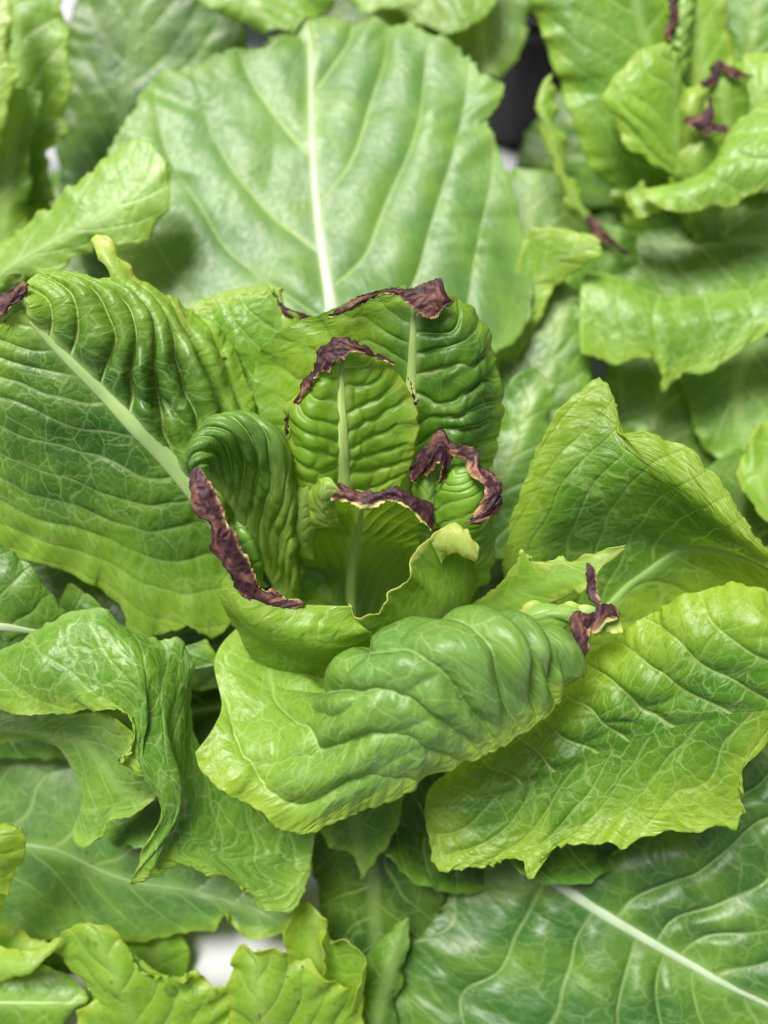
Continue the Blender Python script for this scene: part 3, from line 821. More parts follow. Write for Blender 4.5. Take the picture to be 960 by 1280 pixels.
# front leaf, humped and quilted
L14 = leaf(H, [
    [(296,786,-110),(350,820,-110),(415,850,-90),(470,830,-60),(550,805,-30),(640,795,-6),(695,800,14),(722,838,22)],
    [(268,830,-74),(330,858,-66),(386,880,-20),(424,838,34),(486,796,66),(565,772,78),(640,778,68),(698,790,48),(722,838,28)],
    [(277,880,-44),(335,900,-24),(395,900,34),(440,866,92),(505,832,122),(580,812,126),(655,812,104),(708,812,64),(723,840,30)],
    [(268,906,-18),(325,932,-4),(395,950,44),(455,930,88),(525,900,112),(600,872,110),(668,850,86),(708,838,54),(721,844,30)],
    [(243,940,-2),(249,962,4),(258,972,7),(300,1000,15),(330,1018,18),(362,1047,22),(400,1040,28),(440,1020,36),(500,990,50),(560,965,58),(605,945,64),(640,930,66),(670,905,62),(690,885,55),(712,862,42),(721,848,32)],
  ], mid=0, c=(0.105,0.255,0.055), base=(0.20,0.40,0.035), edge=(0.26,0.45,0.045), base_len=0.45, edge_w=12, spacing=18, ta=-0.1, bend=0.012, quilt=24, cross=0.6, thin=0.30, label='plump quilted front leaf rolled over, burnt at its right tip', net=0.9, vein=0.5, res=2.1, lump=0.6)
scorch(L14, [
    [(707,766,34),(714,786,38),(720,806,40),(716,828,42),(700,847,40)],
    [(718,764,42),(724,786,48),(728,808,48),(722,832,48),(711,850,44)],
    [(730,763,36),(735,786,40),(736,806,40),(732,830,40),(722,851,38)]], crumple=2.0)
scorch(L14, [
    [(722,764,38),(742,765,34),(748,752,32),(760,753,30),(772,766,28)],
    [(726,778,44),(745,774,40),(756,765,38),(766,764,34),(774,772,28)],
    [(732,794,38),(748,788,34),(760,781,32),(770,776,30),(775,774,27)]], crumple=2.0, rim=0.7)
# curled far edge of the front leaf
leaf(H, [
    [(600,830,-60),(618,790,-20),(650,762,6),(690,752,14),(730,758,18),(768,764,22)],
    [(620,830,-50),(640,795,0),(668,772,24),(702,764,28),(735,768,24),(775,776,24)],
    [(640,840,-50),(665,810,-4),(690,790,18),(715,786,20),(745,792,18),(778,786,20)],
  ], c=(0.12,0.29,0.04), edge=(0.40,0.54,0.14), spacing=7, quilt=3, net=0.7, vein=0.5, res=2.2, lump=0.6, edge_w=2.5)

# lower left wavy leaf
leaf(H, [
    [(-50,840,-66),(20,803,-48),(50,785,-40),(80,770,-36),(128,761,-32),(150,782,-36),(165,792,-40),(200,796,-42),(226,796,-44),(239,818,-48),(240,870,-60),(244,920,-72),(262,962,-88),(330,1000,-112),(395,1035,-124)],
    [(-50,860,-44),(30,830,-16),(120,805,-4),(190,832,-4),(212,890,-14),(222,960,-34),(245,1010,-66),(310,1050,-100),(392,1060,-122)],
    [(-50,876,-34),(40,876,-12),(120,866,4),(172,876,8),(182,915,4),(172,945,0),(205,980,-12),(222,1010,-26),(205,1050,-40),(195,1075,-50),(245,1068,-72),(300,1086,-90),(388,1086,-116)],
    [(-50,880,-34),(0,886,-24),(45,892,-12),(78,895,-6),(110,890,-2),(150,886,2),(166,905,0),(165,925,-2),(147,953,-2),(175,968,-10),(198,985,-15),(212,1000,-18),(213,1012,-24),(205,1040,-34),(182,1056,-38),(172,1080,-44),(163,1107,-48),(195,1096,-58),(228,1086,-68),(245,1083,-72),(258,1094,-78),(290,1100,-86),(312,1118,-92),(335,1139,-98),(368,1135,-106),(380,1115,-110),(390,1080,-116)],
  ], mid=0, c=(0.065,0.20,0.018), base=(0.10,0.26,0.025), edge=(0.21,0.41,0.05), base_len=0.3, edge_w=14, spacing=16, ta=0.5, quilt=2, net=1.0, vein=0.35, res=2.5, lump=1.5)
# its shaded under-fold
leaf(H, [
    [(-50,884,-44),(40,892,-30),(110,892,-22),(158,905,-24),(172,940,-30),(198,985,-40)],
    [(-50,910,-90),(40,920,-80),(100,930,-70),(130,960,-70),(160,990,-70),(196,996,-60)],
    [(-50,930,-150),(20,925,-130),(70,930,-112),(102,962,-100),(104,1000,-92),(94,1030,-86),(96,1056,-80),(110,1058,-74),(128,1046,-72),(132,1028,-72),(170,1018,-66),(192,1000,-60)],
  ], c=(0.09,0.22,0.03), edge=(0.2,0.38,0.05), base=GREY, spacing=12, net=0.6, vein=0.4, res=3, lump=1.2)
# small dark leaf at the left edge
leaf(H, [
    [(-60,690,-70),(0,682,-60),(30,700,-62),(58,735,-70),(95,780,-88)],
    [(-60,735,-56),(10,730,-50),(45,752,-62),(92,786,-88)],
    [(-60,780,-56),(0,785,-56),(40,790,-70),(88,792,-88)],
    [(-60,815,-66),(0,806,-66),(40,800,-76),(84,797,-89)],
  ], mid=2, c=(0.045,0.15,0.02), edge=MID, base=DARK, spacing=12, quilt=3, net=0.7, vein=0.5, rib=9, ribc=(0.62,0.72,0.45), res=3)
leaf(H, [
    [(60,800,-150),(90,730,-140),(110,745,-140),(150,790,-138)],
    [(100,850,-150),(130,800,-140),(150,800,-138),(190,830,-136)],
    [(200,880,-150),(240,830,-140),(260,800,-140),(275,830,-140)],
  ], c=MID, base=DARK, edge=LIGHT, res=4, net=0.7)
# long dull leaf under the wavy one
leaf(H, [
    [(-60,860,-240),(60,900,-225),(150,960,-220),(250,1030,-215),(330,1090,-205),(375,1140,-196)],
    [(-60,950,-225),(60,980,-205),(150,1030,-196),(250,1080,-190),(330,1120,-190),(380,1150,-192)],
    [(-60,1060,-210),(60,1060,-195),(140,1095,-184),(240,1115,-178),(330,1140,-182),(378,1156,-190)],
    [(-60,1160,-215),(30,1172,-208),(80,1180,-204),(140,1178,-198),(200,1172,-188),(240,1168,-180),(268,1168,-174),(276,1150,-172),(285,1142,-172),(296,1160,-172),(312,1175,-172),(345,1168,-176),(366,1162,-184),(380,1156,-190)],
  ], mid=2, c=(0.055,0.16,0.042), base=(0.07,0.17,0.055), edge=(0.20,0.37,0.05), spacing=18, ta=1.2, quilt=2, net=0.45, vein=0.35, rib=3, ribc=(0.22,0.36,0.12), res=3, edge_w=5, lump=1.4)
# dark leaves in the gap under the front leaf
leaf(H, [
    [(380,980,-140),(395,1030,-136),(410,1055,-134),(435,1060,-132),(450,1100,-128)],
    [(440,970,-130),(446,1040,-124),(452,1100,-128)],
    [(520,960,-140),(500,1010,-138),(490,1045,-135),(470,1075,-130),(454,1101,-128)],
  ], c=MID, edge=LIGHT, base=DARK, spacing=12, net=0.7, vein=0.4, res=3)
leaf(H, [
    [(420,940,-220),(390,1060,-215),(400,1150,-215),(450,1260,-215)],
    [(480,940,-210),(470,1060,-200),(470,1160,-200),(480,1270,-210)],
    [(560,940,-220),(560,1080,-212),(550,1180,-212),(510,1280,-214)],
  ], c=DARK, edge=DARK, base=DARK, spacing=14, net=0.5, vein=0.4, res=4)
# broad lower leaf with a white midrib
leaf(H, [
    [(600,1010,-240),(680,990,-215),(780,980,-190),(860,960,-170),(930,925,-150),(985,905,-132),(1060,960,-120),(1090,1150,-110),(1075,1290,-110)],
    [(608,1020,-232),(720,1040,-190),(830,1060,-156),(930,1060,-136),(1020,1110,-118),(1060,1290,-112)],
    [(612,1032,-226),(680,1092,-188),(760,1146,-164),(850,1200,-142),(955,1254,-122),(1060,1305,-112)],
    [(605,1045,-228),(640,1150,-182),(700,1240,-148),(800,1310,-126),(920,1340,-116),(1050,1320,-112)],
    [(590,1050,-238),(560,1120,-214),(505,1200,-196),(465,1290,-186),(500,1390,-170),(650,1450,-146),(850,1450,-126),(1000,1400,-116),(1045,1330,-112)],
  ], c=(0.030,0.115,0.022), base=(0.035,0.12,0.026), edge=MID, spacing=17, ta=0.35, bend=0.003, quilt=15, net=0.5, vein=0.32, rib=9.5, ribc=(0.50,0.58,0.42), res=2.7, lump=1.5)

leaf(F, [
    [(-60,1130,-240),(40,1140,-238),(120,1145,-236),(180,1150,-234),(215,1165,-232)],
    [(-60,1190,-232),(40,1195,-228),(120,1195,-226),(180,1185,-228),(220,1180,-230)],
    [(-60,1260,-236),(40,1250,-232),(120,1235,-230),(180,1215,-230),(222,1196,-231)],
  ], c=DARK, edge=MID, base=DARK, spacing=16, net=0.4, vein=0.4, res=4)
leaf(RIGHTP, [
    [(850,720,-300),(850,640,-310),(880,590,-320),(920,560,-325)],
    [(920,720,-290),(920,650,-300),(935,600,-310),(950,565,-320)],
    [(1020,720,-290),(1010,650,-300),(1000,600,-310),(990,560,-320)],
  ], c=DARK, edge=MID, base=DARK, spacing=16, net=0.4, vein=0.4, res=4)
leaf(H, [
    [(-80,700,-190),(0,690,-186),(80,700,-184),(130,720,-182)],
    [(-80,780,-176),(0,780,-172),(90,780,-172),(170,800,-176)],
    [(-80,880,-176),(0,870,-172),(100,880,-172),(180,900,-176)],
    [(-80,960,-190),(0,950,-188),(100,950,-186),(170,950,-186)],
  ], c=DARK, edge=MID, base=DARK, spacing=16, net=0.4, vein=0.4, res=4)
# low outer leaves of the same plant, mostly hidden
HC = (0.0, -0.01, 0.0)
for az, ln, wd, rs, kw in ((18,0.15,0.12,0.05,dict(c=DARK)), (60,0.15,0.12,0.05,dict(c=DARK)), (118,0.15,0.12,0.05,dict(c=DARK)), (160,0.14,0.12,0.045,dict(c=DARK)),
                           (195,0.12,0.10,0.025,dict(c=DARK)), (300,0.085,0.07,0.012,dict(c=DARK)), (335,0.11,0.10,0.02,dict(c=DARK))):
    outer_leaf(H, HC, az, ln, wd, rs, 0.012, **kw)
# narrow young leaves lining the heart
for az, ln, wd, rs in ((35,0.034,0.036,0.060), (150,0.036,0.036,0.060), (0,0.034,0.036,0.055), (180,0.034,0.036,0.055), (110,0.030,0.036,0.040)):
    outer_leaf(H, HC, az, ln, wd, rs, 0.0, c=(0.10,0.26,0.02), rib=4, res=3.5, quilt=2, teeth=0, spacing=6)

# ------------------------------------------------------------------ bottom left lettuce

FC = dict(thin=0.4, c=(0.17,0.35,0.035), edge=(0.28,0.46,0.05), base=(0.15,0.31,0.04), net=0.5, vein=0.35, res=2.6, lump=1.6)
leaf(F, [
    [(150,1400,-190),(135,1330,-170),(112,1290,-150),(100,1262,-140),(118,1250,-132),(90,1225,-130),(72,1200,-128),(58,1190,-126),(72,1172,-120),(92,1158,-114),(110,1152,-110)],
    [(170,1400,-180),(165,1300,-134),(150,1230,-112),(130,1180,-106),(120,1154,-108)],
    [(230,1400,-176),(225,1300,-130),(195,1240,-114),(160,1190,-108),(128,1154,-108)],
    [(330,1400,-180),(300,1290,-140),(292,1238,-128),(262,1232,-122),(244,1212,-118),(225,1222,-116),(200,1214,-114),(178,1202,-112),(160,1186,-110),(148,1164,-108),(134,1154,-108)],
  ], mid=1, spacing=14, quilt=4, wave=12, wave_l=26, **FC)
leaf(F, [
    [(300,1400,-150),(286,1300,-122),(283,1250,-108),(290,1210,-98),(300,1184,-92),(306,1182,-90)],
    [(340,1400,-146),(330,1290,-106),(322,1240,-90),(318,1208,-86),(310,1186,-89)],
    [(400,1400,-150),(385,1300,-112),(365,1250,-92),(345,1215,-84),(316,1190,-88)],
    [(470,1400,-160),(450,1300,-130),(452,1245,-112),(440,1238,-100),(415,1228,-94),(398,1214,-90),(385,1204,-88),(372,1208,-87),(358,1192,-86),(342,1184,-86),(330,1190,-87),(318,1188,-88)],
  ], mid=1, spacing=12, quilt=4, wave=12, wave_l=26, **FC)
leaf(F, [
    [(380,1260,-150),(362,1200,-150),(356,1160,-146),(368,1136,-142),(386,1128,-138)],
    [(400,1250,-150),(392,1200,-150),(390,1160,-146),(396,1140,-138)],
    [(412,1240,-140),(404,1200,-140),(402,1176,-134),(405,1152,-128)],
  ], spacing=9, quilt=0, **FC)
leaf(F, [
    [(390,1260,-110),(400,1222,-100),(403,1200,-98),(402,1180,-100),(406,1150,-112)],
    [(420,1275,-140),(425,1230,-132),(424,1200,-128),(420,1185,-122),(410,1170,-114)],
    [(450,1275,-130),(452,1235,-116),(455,1208,-106),(446,1186,-102),(425,1177,-102),(412,1180,-104)],
    [(436,1280,-110),(440,1242,-94),(450,1222,-88),(454,1206,-88),(444,1188,-92),(426,1178,-96),(412,1181,-100)],
  ], spacing=9, quilt=0, **FC)
leaf(F, [
    [(360,1420,-190),(395,1300,-184),(440,1215,-180),(476,1176,-176),(496,1158,-172),(509,1147,-170)],
    [(440,1420,-170),(465,1300,-158),(482,1230,-160),(498,1180,-166),(510,1147,-170)],
    [(500,1420,-180),(498,1320,-172),(496,1240,-172),(504,1190,-172),(511,1148,-171)],
  ], spacing=14, quilt=1, c=(0.06,0.18,0.02), edge=MID, base=DARK, net=0.6, vein=0.4, res=3)
leaf(F, [
    [(-60,1180,-150),(0,1182,-128),(25,1190,-116),(45,1186,-110),(62,1178,-108),(77,1172,-108)],
    [(-60,1200,-140),(0,1205,-112),(30,1210,-100),(55,1196,-102),(76,1174,-107)],
    [(-60,1230,-140),(-10,1230,-118),(20,1224,-106),(38,1216,-102),(52,1200,-102),(70,1186,-105)],
  ], spacing=12, quilt=1, **FC)
leaf(F, [
    [(-60,1160,-190),(0,1160,-180),(30,1162,-176),(45,1180,-172),(60,1176,-170)],
    [(-60,1190,-180),(0,1190,-172),(30,1190,-168),(60,1180,-168)],
    [(-60,1240,-180),(0,1230,-172),(40,1210,-168),(62,1186,-168)],
  ], spacing=12, quilt=1, **FC)
leaf(F, [
    [(-60,1190,-190),(20,1200,-180),(80,1215,-172),(112,1245,-164)],
    [(-60,1250,-170),(10,1255,-156),(60,1255,-152),(110,1250,-160)],
    [(-60,1330,-170),(0,1320,-160),(50,1300,-156),(72,1290,-154),(88,1270,-158),(108,1256,-162)],
  ], spacing=12, quilt=2, c=(0.10,0.25,0.03), edge=LIGHT, base=MID, net=0.6, vein=0.4, res=3, rib=3)
leaf(F, [
    [(-70,1180,-130),(-50,1100,-80),(-40,1040,-50),(0,1026,-44),(15,1028,-44)],
    [(-50,1190,-130),(-25,1110,-70),(-15,1060,-36),(10,1040,-36),(22,1034,-42)],
    [(-20,1190,-140),(6,1130,-96),(18,1100,-72),(32,1070,-58),(30,1045,-50),(24,1034,-46)],
  ], spacing=12, quilt=2, **FC)
leaf(F, [
    [(150,1420,-200),(110,1300,-190),(100,1260,-186),(120,1240,-182)],
    [(200,1420,-195),(160,1310,-180),(140,1270,-176),(130,1246,-178)],
    [(260,1420,-200),(200,1320,-190),(190,1270,-186),(160,1240,-182)],
  ], spacing=12, quilt=1, c=(0.09,0.24,0.025), edge=LIGHT, base=MID, net=0.6, vein=0.4, res=3.4)
leaf(F, [
    [(170,1290,-220),(160,1220,-216),(160,1180,-212),(170,1160,-210)],
    [(200,1290,-215),(190,1220,-208),(195,1185,-204),(205,1165,-205)],
    [(240,1290,-220),(232,1220,-216),(236,1190,-212),(226,1168,-210)],
  ], spacing=9, quilt=2, c=(0.09,0.22,0.03), edge=LIGHT, base=MID, net=0.6, vein=0.4, res=3.4)

# ------------------------------------------------------------------ top right lettuce
R = RIGHTP
RC = dict(net=0.6, vein=0.5, res=3.6, wave=11, wave_l=30)
leaf(R, [
    [(850,420,-560),(790,300,-470),(752,222,-425),(744,216,-420),(736,208,-418),(731,190,-412),(724,178,-410),(718,152,-402),(706,130,-398),(700,105,-392),(690,82,-386),(680,50,-380),(668,20,-374),(656,-8,-370),(645,-60,-362)],
    [(860,420,-550),(812,270,-440),(792,190,-396),(768,110,-368),(742,30,-352),(720,-60,-344)],
    [(880,420,-550),(850,270,-440),(838,180,-400),(822,110,-374),(800,30,-356),(780,-60,-346)],
    [(900,420,-560),(880,270,-460),(868,180,-424),(856,110,-392),(845,30,-372),(830,-60,-360)],
  ], c=(0.085,0.24,0.022), edge=(0.19,0.38,0.035), edge_w=12, base=MID, spacing=15, quilt=2.5, **RC)
leaf(R, [
    [(760,330,-470),(722,272,-440),(700,240,-422),(684,180,-404),(664,134,-392),(676,100,-386),(690,88,-384)],
    [(766,325,-462),(730,268,-430),(708,228,-412),(690,170,-394),(676,132,-384),(690,92,-383)],
    [(772,320,-470),(736,266,-440),(716,222,-425),(702,170,-408),(694,130,-396),(694,95,-386)],
  ], c=LIGHT, edge=PALE, base=MID, spacing=12, **RC)
leaf(R, [
    [(850,260,-470),(838,140,-425),(832,60,-400),(826,-60,-380)],
    [(885,260,-465),(880,150,-415),(875,70,-390),(868,-60,-372)],
    [(915,250,-470),(918,120,-420),(914,40,-396),(906,5,-388),(912,-20,-384),(904,-60,-380)],
  ], c=(0.17,0.36,0.04), edge=PALE, base=MID, spacing=14, quilt=2, **RC)
C2 = leaf(R, [
    [(846,120,-400),(838,78,-366),(836,40,-352),(846,-30,-344)],
    [(856,120,-395),(852,80,-352),(854,40,-338),(860,-30,-330)],
    [(866,115,-400),(866,76,-366),(868,40,-352),(874,-30,-344)],
  ], c=(0.12,0.30,0.04), edge=LIGHT, base=MID, spacing=5, ta=0.2, quilt=6, net=0.2, vein=0.5, res=2.6)
scorch(C2, [[(838,-20,-334),(836,14,-336),(828,48,-344)], [(845,-18,-326),(842,18,-328),(836,50,-338)], [(852,-16,-334),(847,18,-336),(838,52,-344)]], crumple=3)
leaf(R, [
    [(862,290,-420),(840,235,-370),(830,214,-352),(812,204,-345),(800,194,-340),(782,188,-336),(776,165,-332),(766,146,-328),(751,127,-324),(762,108,-320),(775,88,-316),(792,68,-312),(812,56,-308),(834,51,-305)],
    [(866,290,-415),(846,215,-356),(812,160,-326),(808,115,-314),(834,56,-306)],
    [(870,290,-415),(856,215,-362),(846,160,-338),(844,110,-324),(838,56,-307)],
    [(880,290,-420),(866,220,-380),(858,170,-360),(856,110,-344),(850,76,-328),(841,55,-310)],
  ], mid=2, c=(0.17,0.365,0.034), edge=(0.26,0.45,0.05), base=LIGHT, spacing=11, quilt=4, net=0.5, vein=0.5, res=3)
d1 = leaf(R, [
    [(890,230,-410),(884,160,-366),(884,125,-350),(886,100,-344)],
    [(912,230,-400),(908,160,-350),(906,122,-336),(906,90,-336)],
    [(940,220,-410),(936,150,-362),(936,120,-352),(938,96,-344)],
  ], c=(0.13,0.29,0.03), edge=LIGHT, base=MID, spacing=7, net=0.4, vein=0.4, res=3)
scorch(d1, [[(874,106,-340),(886,90,-334),(900,74,-330),(916,84,-330),(942,91,-334)], [(880,109,-332),(892,97,-326),(902,84,-322),(916,89,-322),(941,96,-328)], [(885,112,-338),(895,102,-332),(904,92,-330),(916,95,-330),(940,101,-334)]], crumple=3)
d2 = leaf(R, [
    [(850,220,-390),(848,160,-352),(848,130,-338),(860,108,-334),(876,108,-332)],
    [(866,220,-380),(864,160,-340),(864,140,-326),(870,122,-324),(880,114,-328)],
    [(884,220,-390),(882,166,-352),(882,146,-342),(884,130,-338),(884,116,-334)],
  ], c=(0.24,0.42,0.06), edge=PALE, base=MID, spacing=7, net=0.4, vein=0.3, res=3)
scorch(d2, [[(884,118,-330),(880,135,-326),(870,144,-322),(852,145,-324)], [(890,125,-324),(888,145,-316),(876,153,-312),(858,154,-318)], [(890,130,-328),(892,150,-322),(888,166,-318),(866,162,-322)]], crumple=3)
scorch(d2, [[(878,160,-318),(892,156,-316),(904,154,-318),(909,170,-320)], [(880,168,-316),(892,166,-312),(900,164,-314),(905,174,-318)]], crumple=2)
leaf(R, [
    [(870,300,-420),(848,240,-376),(845,215,-360),(855,190,-346),(875,165,-338)],
    [(890,300,-410),(872,235,-360),(868,210,-344),(875,190,-336),(886,170,-334)],
    [(910,300,-410),(898,235,-370),(896,205,-354),(902,188,-346),(904,172,-338)],
  ], c=(0.17,0.35,0.04), edge=PALE, base=MID, spacing=8, net=0.4, vein=0.3, res=3)
leaf(R, [
    [(800,238,-318),(808,246,-312),(826,260,-304),(848,268,-298),(875,262,-292),(896,258,-288),(912,260,-284),(928,252,-280),(945,243,-276),(962,230,-270),(1010,200,-262)],
    [(802,236,-318),(835,246,-302),(870,238,-288),(900,220,-278),(940,195,-268),(1005,170,-256)],
    [(806,234,-322),(840,234,-314),(876,222,-300),(904,196,-290),(936,168,-282),(1000,140,-270)],
    [(812,234,-328),(850,228,-336),(890,205,-326),(905,175,-318),(925,150,-312),(960,128,-305),(1000,110,-295)],
  ], mid=3, c=(0.15,0.33,0.045), edge=(0.25,0.44,0.07), base=PALE, spacing=13, quilt=5, net=0.8, vein=0.5, res=3, base_len=0.2)
leaf(R, [
    [(784,240,-350),(788,258,-346),(794,274,-342),(806,272,-338),(824,266,-336)],
    [(790,235,-350),(800,250,-342),(812,258,-338),(828,260,-338)],
    [(800,230,-360),(815,240,-356),(828,248,-352),(836,254,-348)],
  ], c=LIGHT, edge=PALE, base=MID, spacing=9, **RC)
leaf(R, [
    [(700,300,-520),(780,250,-480),(860,245,-450),(950,240,-430),(1040,220,-420)],
    [(700,330,-500),(780,305,-460),(860,305,-425),(950,300,-405),(1040,290,-395)],
    [(710,380,-480),(780,360,-430),(860,380,-390),(950,375,-370),(1040,360,-360)],
  ], c=(0.065,0.19,0.015), edge=MID, base=DARK, spacing=20, **RC)
sc_l = leaf(R, [
    [(700,360,-490),(735,300,-450),(740,275,-440)],
    [(740,370,-470),(765,315,-430),(772,285,-426)],
    [(800,380,-470),(800,330,-440),(800,290,-436)],
  ], c=MID, edge=LIGHT, base=MID, spacing=12, **RC)
scorch(sc_l, [[(728,268,-430),(745,275,-424),(760,290,-418),(780,310,-412)], [(734,280,-422),(748,286,-416),(762,300,-412),(786,320,-406)], [(738,290,-430),(750,298,-424),(766,312,-420),(790,328,-412)]], crumple=4, tan=0.6)
leaf(R, [
    [(735,338,-330),(765,342,-326),(800,358,-324),(850,372,-318),(900,368,-308),(965,350,-290),(1030,330,-280)],
    [(726,362,-308),(770,372,-296),(815,392,-288),(870,398,-280),(930,385,-270),(1030,362,-258)],
    [(724,405,-302),(770,415,-290),(820,420,-284),(880,420,-276),(940,402,-264),(1030,380,-250)],
    [(726,442,-304),(745,448,-300),(770,456,-296),(800,448,-292),(820,444,-290),(826,462,-290),(831,490,-292),(842,478,-288),(856,466,-284),(885,468,-278),(905,452,-272),(930,436,-266),(965,416,-258),(1030,396,-246)],
  ], mid=0, c=(0.10,0.26,0.03), edge=(0.22,0.42,0.05), edge_w=14, base=LIGHT, spacing=16, ta=0.3, quilt=3, net=0.8, vein=0.4, res=3, base_len=0.2)
leaf(R, [
    [(880,60,-470),(885,30,-460),(890,-30,-450)],
    [(935,80,-450),(940,30,-440),(945,-30,-430)],
    [(1000,90,-440),(1000,30,-430),(1000,-30,-420)],
  ], c=(0.06,0.18,0.03), edge=MID, base=MID, spacing=10, quilt=3, **RC)
leaf(R, [
    [(920,230,-400),(910,140,-390),(912,100,-384),(930,70,-378),(945,62,-374),(970,64,-370)],
    [(960,230,-390),(950,150,-372),(955,110,-364),(968,80,-364)],
    [(1010,220,-390),(1010,150,-376),(1010,110,-370),(1000,70,-366)],
  ], c=LIGHT, edge=PALE, base=MID, spacing=10, quilt=3, teeth=3, **RC)
# leaves low between the two lettuces
leaf(R, [
    [(870,420,-420),(850,480,-400),(862,520,-390),(880,560,-380),(920,590,-370)],
    [(950,420,-400),(920,490,-380),(930,540,-370),(950,590,-360)],
    [(1030,420,-390),(1010,490,-370),(1010,550,-360),(1000,600,-350)],
  ], c=(0.10,0.25,0.035), edge=LIGHT, base=MID, spacing=18, **RC)
leaf(R, [
    [(1020,500,-260),(950,530,-250),(928,570,-244),(922,592,-240),(935,620,-236),(955,650,-230)],
    [(1020,560,-250),(975,570,-240),(950,600,-232),(965,640,-228),(990,665,-226)],
    [(1040,600,-250),(1010,610,-240),(1000,640,-232),(1010,670,-228)],
  ], c=LIGHT, edge=PALE, base=MID, spacing=14, **RC)
leaf(H, [
    [(570,620,-300),(610,500,-330),(640,420,-350),(650,370,-355),(690,345,-352)],
    [(640,620,-300),(670,510,-320),(690,440,-335),(700,400,-340),(715,360,-345)],
    [(720,620,-300),(735,520,-320),(740,450,-335),(735,410,-340),(722,375,-345)],
  ], thin=0.15, c=(0.045,0.135,0.018), edge=MID, base=DARK, spacing=15, quilt=3, **RC)
leaf(H, [
    [(560,700,-220),(590,600,-230),(628,530,-240),(640,480,-245),(668,460,-245)],
    [(600,700,-210),(620,610,-218),(650,550,-225),(660,510,-230),(680,470,-240)],
    [(660,700,-220),(670,620,-225),(680,570,-232),(690,520,-236),(688,480,-242)],
  ], thin=0.15, c=(0.055,0.16,0.024), edge=MID, base=DARK, spacing=14, quilt=2, **RC)
leaf(R, [
    [(690,640,-430),(740,520,-440),(760,460,-440),(800,420,-440)],
    [(780,640,-410),(810,540,-410),(830,480,-410),(850,430,-415)],
    [(900,640,-400),(900,560,-400),(900,500,-400),(890,440,-405)],
  ], c=(0.06,0.17,0.03), edge=MID, base=DARK, spacing=18, **RC)

for az, ln, wd, cc in ((170,0.13,0.11,DARK), (215,0.15,0.12,DARK), (250,0.15,0.13,DARK), (285,0.14,0.12,DARK), (320,0.14,0.12,DARK), (20,0.14,0.12,DARK), (70,0.14,0.12,DARK), (125,0.11,0.10,DARK)):
    outer_leaf(R, b2, az, ln, wd, 0.045, 0.012, c=cc)

# ------------------------------------------------------------------ upper left lettuce
S = LEFTP
leaf(S, [
    [(-90,420,-260),(-40,340,-240),(0,305,-232),(50,265,-224),(90,235,-220),(130,200,-216),(150,184,-214),(170,176,-213),(186,176,-212)],
    [(-80,440,-255),(-20,350,-228),(50,300,-214),(110,250,-206),(160,210,-206),(194,184,-210)],
    [(-70,455,-250),(0,345,-222),(70,300,-206),(140,260,-200),(185,225,-204),(206,200,-208)],
    [(-60,465,-255),(0,362,-226),(26,345,-222),(30,336,-220),(36,348,-218),(55,342,-216),(80,336,-214),(90,322,-212),(112,315,-210),(130,298,-208),(148,308,-206),(158,302,-206),(172,306,-206),(188,296,-206),(196,276,-206),(208,262,-206),(214,240,-207),(212,220,-208),(204,198,-210)],
  ], mid=2, c=(0.15,0.32,0.05), edge=(0.22,0.40,0.06), base=(0.14,0.31,0.05), spacing=16, ta=1.5, quilt=0.6, net=0.5, vein=0.5, rib=3, ribc=(0.34,0.50,0.17), res=2.8, lump=0.6, teeth=2.5, tooth_px=20)
leaf(S, [
    [(-50,260,-430),(-40,140,-400),(-30,60,-380),(-20,-60,-360)],
    [(20,260,-425),(20,140,-390),(20,60,-370),(20,-60,-352)],
    [(70,250,-430),(60,180,-410),(88,166,-400),(80,140,-396),(92,108,-388),(84,70,-380),(86,40,-374),(78,10,-370),(84,-20,-364),(78,-60,-360)],
  ], c=(0.13,0.30,0.03), edge=(0.22,0.40,0.04), base=MID, spacing=13, quilt=3, teeth=5, tooth_px=22, **RC)
leaf(S, [
    [(-60,200,-330),(-40,100,-310),(-20,40,-300),(-10,-40,-296)],
    [(-20,190,-325),(-10,110,-305),(0,60,-295),(0,-40,-290)],
    [(0,180,-325),(8,155,-318),(14,120,-310),(28,92,-304),(12,80,-300),(14,40,-296),(6,-40,-292)],
  ], c=(0.24,0.43,0.09), edge=PALE, base=LIGHT, spacing=10, **RC)
leaf(S, [
    [(-60,360,-420),(-40,230,-390),(-20,150,-370),(10,110,-358)],
    [(0,360,-415),(10,240,-384),(20,160,-362),(34,112,-354)],
    [(30,350,-420),(34,270,-400),(38,220,-385),(36,180,-376),(48,150,-366),(54,116,-356)],
  ], c=(0.14,0.31,0.03), edge=LIGHT, base=MID, spacing=12, **RC)
leaf(S, [
    [(-60,420,-500),(-10,300,-470),(10,230,-455),(20,180,-445)],
    [(0,420,-490),(30,310,-460),(36,240,-445),(38,186,-440)],
    [(70,400,-490),(66,320,-465),(72,280,-458),(56,232,-450),(60,200,-444)],
  ], c=(0.09,0.24,0.025), edge=LIGHT, base=MID, spacing=12, quilt=2, **RC)

for az, ln, wd in ((-35,0.17,0.13), (-75,0.15,0.12)):
    outer_leaf(S, b3, az, ln, wd, 0.045, 0.012, c=DARK)

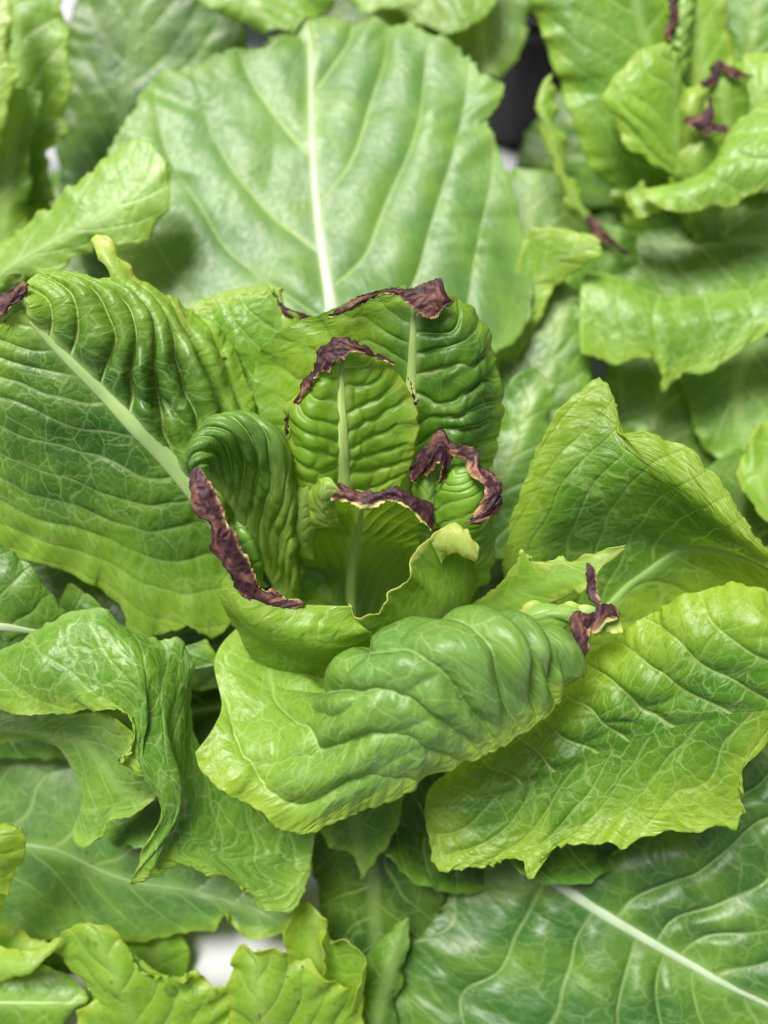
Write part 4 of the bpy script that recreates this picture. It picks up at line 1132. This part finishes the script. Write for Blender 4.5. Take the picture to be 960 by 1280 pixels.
# ------------------------------------------------------------------ lettuce behind
B = BACKP
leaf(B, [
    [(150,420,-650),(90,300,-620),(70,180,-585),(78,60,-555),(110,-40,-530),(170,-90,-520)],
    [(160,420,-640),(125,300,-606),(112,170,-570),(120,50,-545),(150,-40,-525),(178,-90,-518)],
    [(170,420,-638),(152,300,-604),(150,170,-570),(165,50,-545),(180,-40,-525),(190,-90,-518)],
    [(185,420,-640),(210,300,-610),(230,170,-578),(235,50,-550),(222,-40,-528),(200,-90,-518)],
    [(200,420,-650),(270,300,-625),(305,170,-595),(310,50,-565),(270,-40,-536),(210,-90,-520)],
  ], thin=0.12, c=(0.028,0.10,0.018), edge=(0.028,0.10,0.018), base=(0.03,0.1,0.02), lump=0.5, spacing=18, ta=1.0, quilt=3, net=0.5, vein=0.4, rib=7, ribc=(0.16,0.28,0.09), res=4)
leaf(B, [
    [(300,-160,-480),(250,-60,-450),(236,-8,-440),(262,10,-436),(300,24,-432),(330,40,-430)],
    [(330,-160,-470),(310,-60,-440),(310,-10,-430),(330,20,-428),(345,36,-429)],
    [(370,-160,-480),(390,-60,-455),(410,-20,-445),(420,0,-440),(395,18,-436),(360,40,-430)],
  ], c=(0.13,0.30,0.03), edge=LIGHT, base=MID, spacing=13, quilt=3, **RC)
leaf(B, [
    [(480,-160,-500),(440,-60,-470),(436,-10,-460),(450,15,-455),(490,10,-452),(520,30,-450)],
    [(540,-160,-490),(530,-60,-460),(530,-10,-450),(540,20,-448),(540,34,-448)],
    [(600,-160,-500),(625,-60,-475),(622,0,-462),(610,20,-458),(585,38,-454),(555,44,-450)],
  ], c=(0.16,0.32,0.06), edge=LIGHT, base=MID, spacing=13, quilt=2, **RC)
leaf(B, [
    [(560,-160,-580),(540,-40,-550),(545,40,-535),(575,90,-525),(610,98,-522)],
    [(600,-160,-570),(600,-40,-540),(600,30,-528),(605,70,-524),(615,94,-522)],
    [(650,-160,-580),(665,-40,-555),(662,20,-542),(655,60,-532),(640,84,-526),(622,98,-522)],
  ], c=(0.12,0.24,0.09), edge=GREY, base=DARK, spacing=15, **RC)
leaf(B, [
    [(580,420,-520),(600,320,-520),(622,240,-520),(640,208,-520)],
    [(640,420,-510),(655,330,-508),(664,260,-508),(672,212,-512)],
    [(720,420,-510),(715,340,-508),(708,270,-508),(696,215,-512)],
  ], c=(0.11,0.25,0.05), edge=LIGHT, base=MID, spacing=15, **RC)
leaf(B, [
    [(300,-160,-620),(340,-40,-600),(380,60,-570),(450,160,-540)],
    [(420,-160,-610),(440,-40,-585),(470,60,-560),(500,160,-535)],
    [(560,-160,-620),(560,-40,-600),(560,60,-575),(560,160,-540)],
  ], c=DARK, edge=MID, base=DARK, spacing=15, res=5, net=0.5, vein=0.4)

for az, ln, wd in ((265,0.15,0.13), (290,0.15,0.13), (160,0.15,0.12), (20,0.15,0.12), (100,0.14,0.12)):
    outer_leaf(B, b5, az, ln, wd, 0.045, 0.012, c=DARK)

# the parts of the outer plants that lie beyond the edges of the view
for pl_, ct_, azs in ((S, b3, (75, 110, 150, 190, 230, 265)), (F, b4, (185, 215, 245, 275, 305, 335)), (R, b2, (0, 45, 100, -25)), (B, b5, (60, 130, -20))):
    for k_, az in enumerate(azs):
        outer_leaf(pl_, ct_, az, 0.115 - 0.012 * (k_ % 2), 0.10, 0.05, 0.012, c=MID if k_ % 2 else LIGHT, wave=9)
        if pl_ in (S, F) and k_ % 2 == 0:
            outer_leaf(pl_, ct_, az + 18, 0.06, 0.07, 0.085 if pl_ is S else 0.05, 0.0, c=LIGHT, wave=9)

# ------------------------------------------------------------------ black pot seen in the gap at the top
def black_pot():
    ctr = spot_on_board(660, 215)
    prof = [(0.0, 0.0), (0.030, 0.0), (0.034, 0.012), (0.040, 0.075), (0.0415, 0.080), (0.045, 0.081), (0.045, 0.089), (0.0425, 0.090), (0.0405, 0.088), (0.034, 0.030), (0.0, 0.028)]
    a = np.linspace(0, 2 * math.pi, 49)
    W = np.zeros((49, len(prof), 3))
    for j, (r_, h_) in enumerate(prof):
        rr = r_ * (1 + (0.015 * np.sign(np.sin(a * 12)) if 1 < j < 5 else 0 * a))
        W[:, j, 0] = ctr[0] + rr * np.cos(a); W[:, j, 1] = ctr[1] + 0.05 + rr * np.sin(a); W[:, j, 2] = h_ + 0.001
    o = grid_mesh('plant_pot', W, {}, True, M_BLACK, None, 0)
    o['label'] = 'black plastic pot in the dark gap right of the big round leaf'; o['category'] = 'pot'
black_pot()


# ------------------------------------------------------------------ water drops on the bottom left leaves
def drops():
    import bmesh
    bpy.context.view_layer.update()
    dg = bpy.context.evaluated_depsgraph_get()
    bm = bmesh.new()
    rng = np.random.RandomState(4)
    spots = [(213,1237,6,9), (232,1233,6,6), (243,1240,3.5,4), (262,1252,2.5,3), (270,1240,3,3), (322,1270,4,5), (370,1236,2.5,2.5), (145,1245,2.5,3),
             (108,1176,5,6), (118,1180,3,3), (290,560,2,2), (337,590,2.2,2.2), (160,1120,2,2), (58,1044,2,2), (172,986,2.4,2.4), (95,1128,2.2,2.2)]
    for _ in range(70):
        zone = [(120,300,1190,1279), (300,450,1200,1279), (60,330,1050,1150), (500,900,1120,1270), (20,230,620,760)][rng.randint(5)]
        r_ = 0.9 + 1.0 * rng.rand()
        spots.append((rng.uniform(zone[0], zone[1]), rng.uniform(zone[2], zone[3]), r_, r_))
    o0 = Vector(CAM)
    for (x, y, rx, ry) in spots:
        d = Vector(VIEW + (x - 480) / FPX * RIGHT + (640 - y) / FPX * UP).normalized()
        hit, loc, nrm, fi, ob, mt = sc.ray_cast(dg, o0, d)
        if not hit or not ob.name.startswith('leaf'): continue
        if nrm.dot(d) > 0: nrm = -nrm
        sz = (loc - o0).length / FPX
        M = Matrix.Translation(loc) @ nrm.to_track_quat('Z', 'Y').to_matrix().to_4x4() @ Matrix.Diagonal((rx * sz, ry * sz, 0.6 * rx * sz, 1))
        bmesh.ops.create_icosphere(bm, subdivisions=2, radius=1.0, matrix=M)
    for f_ in bm.faces: f_.smooth = True
    me = bpy.data.meshes.new('water_drops')
    bm.to_mesh(me); bm.free()
    me.materials.append(M_WATER)
    o = bpy.data.objects.new('water_drops', me)
    COL.objects.link(o)
    o['kind'] = 'stuff'; o['label'] = 'tiny clear water drops scattered over the lettuce leaves'; o['category'] = 'water drops'
drops()
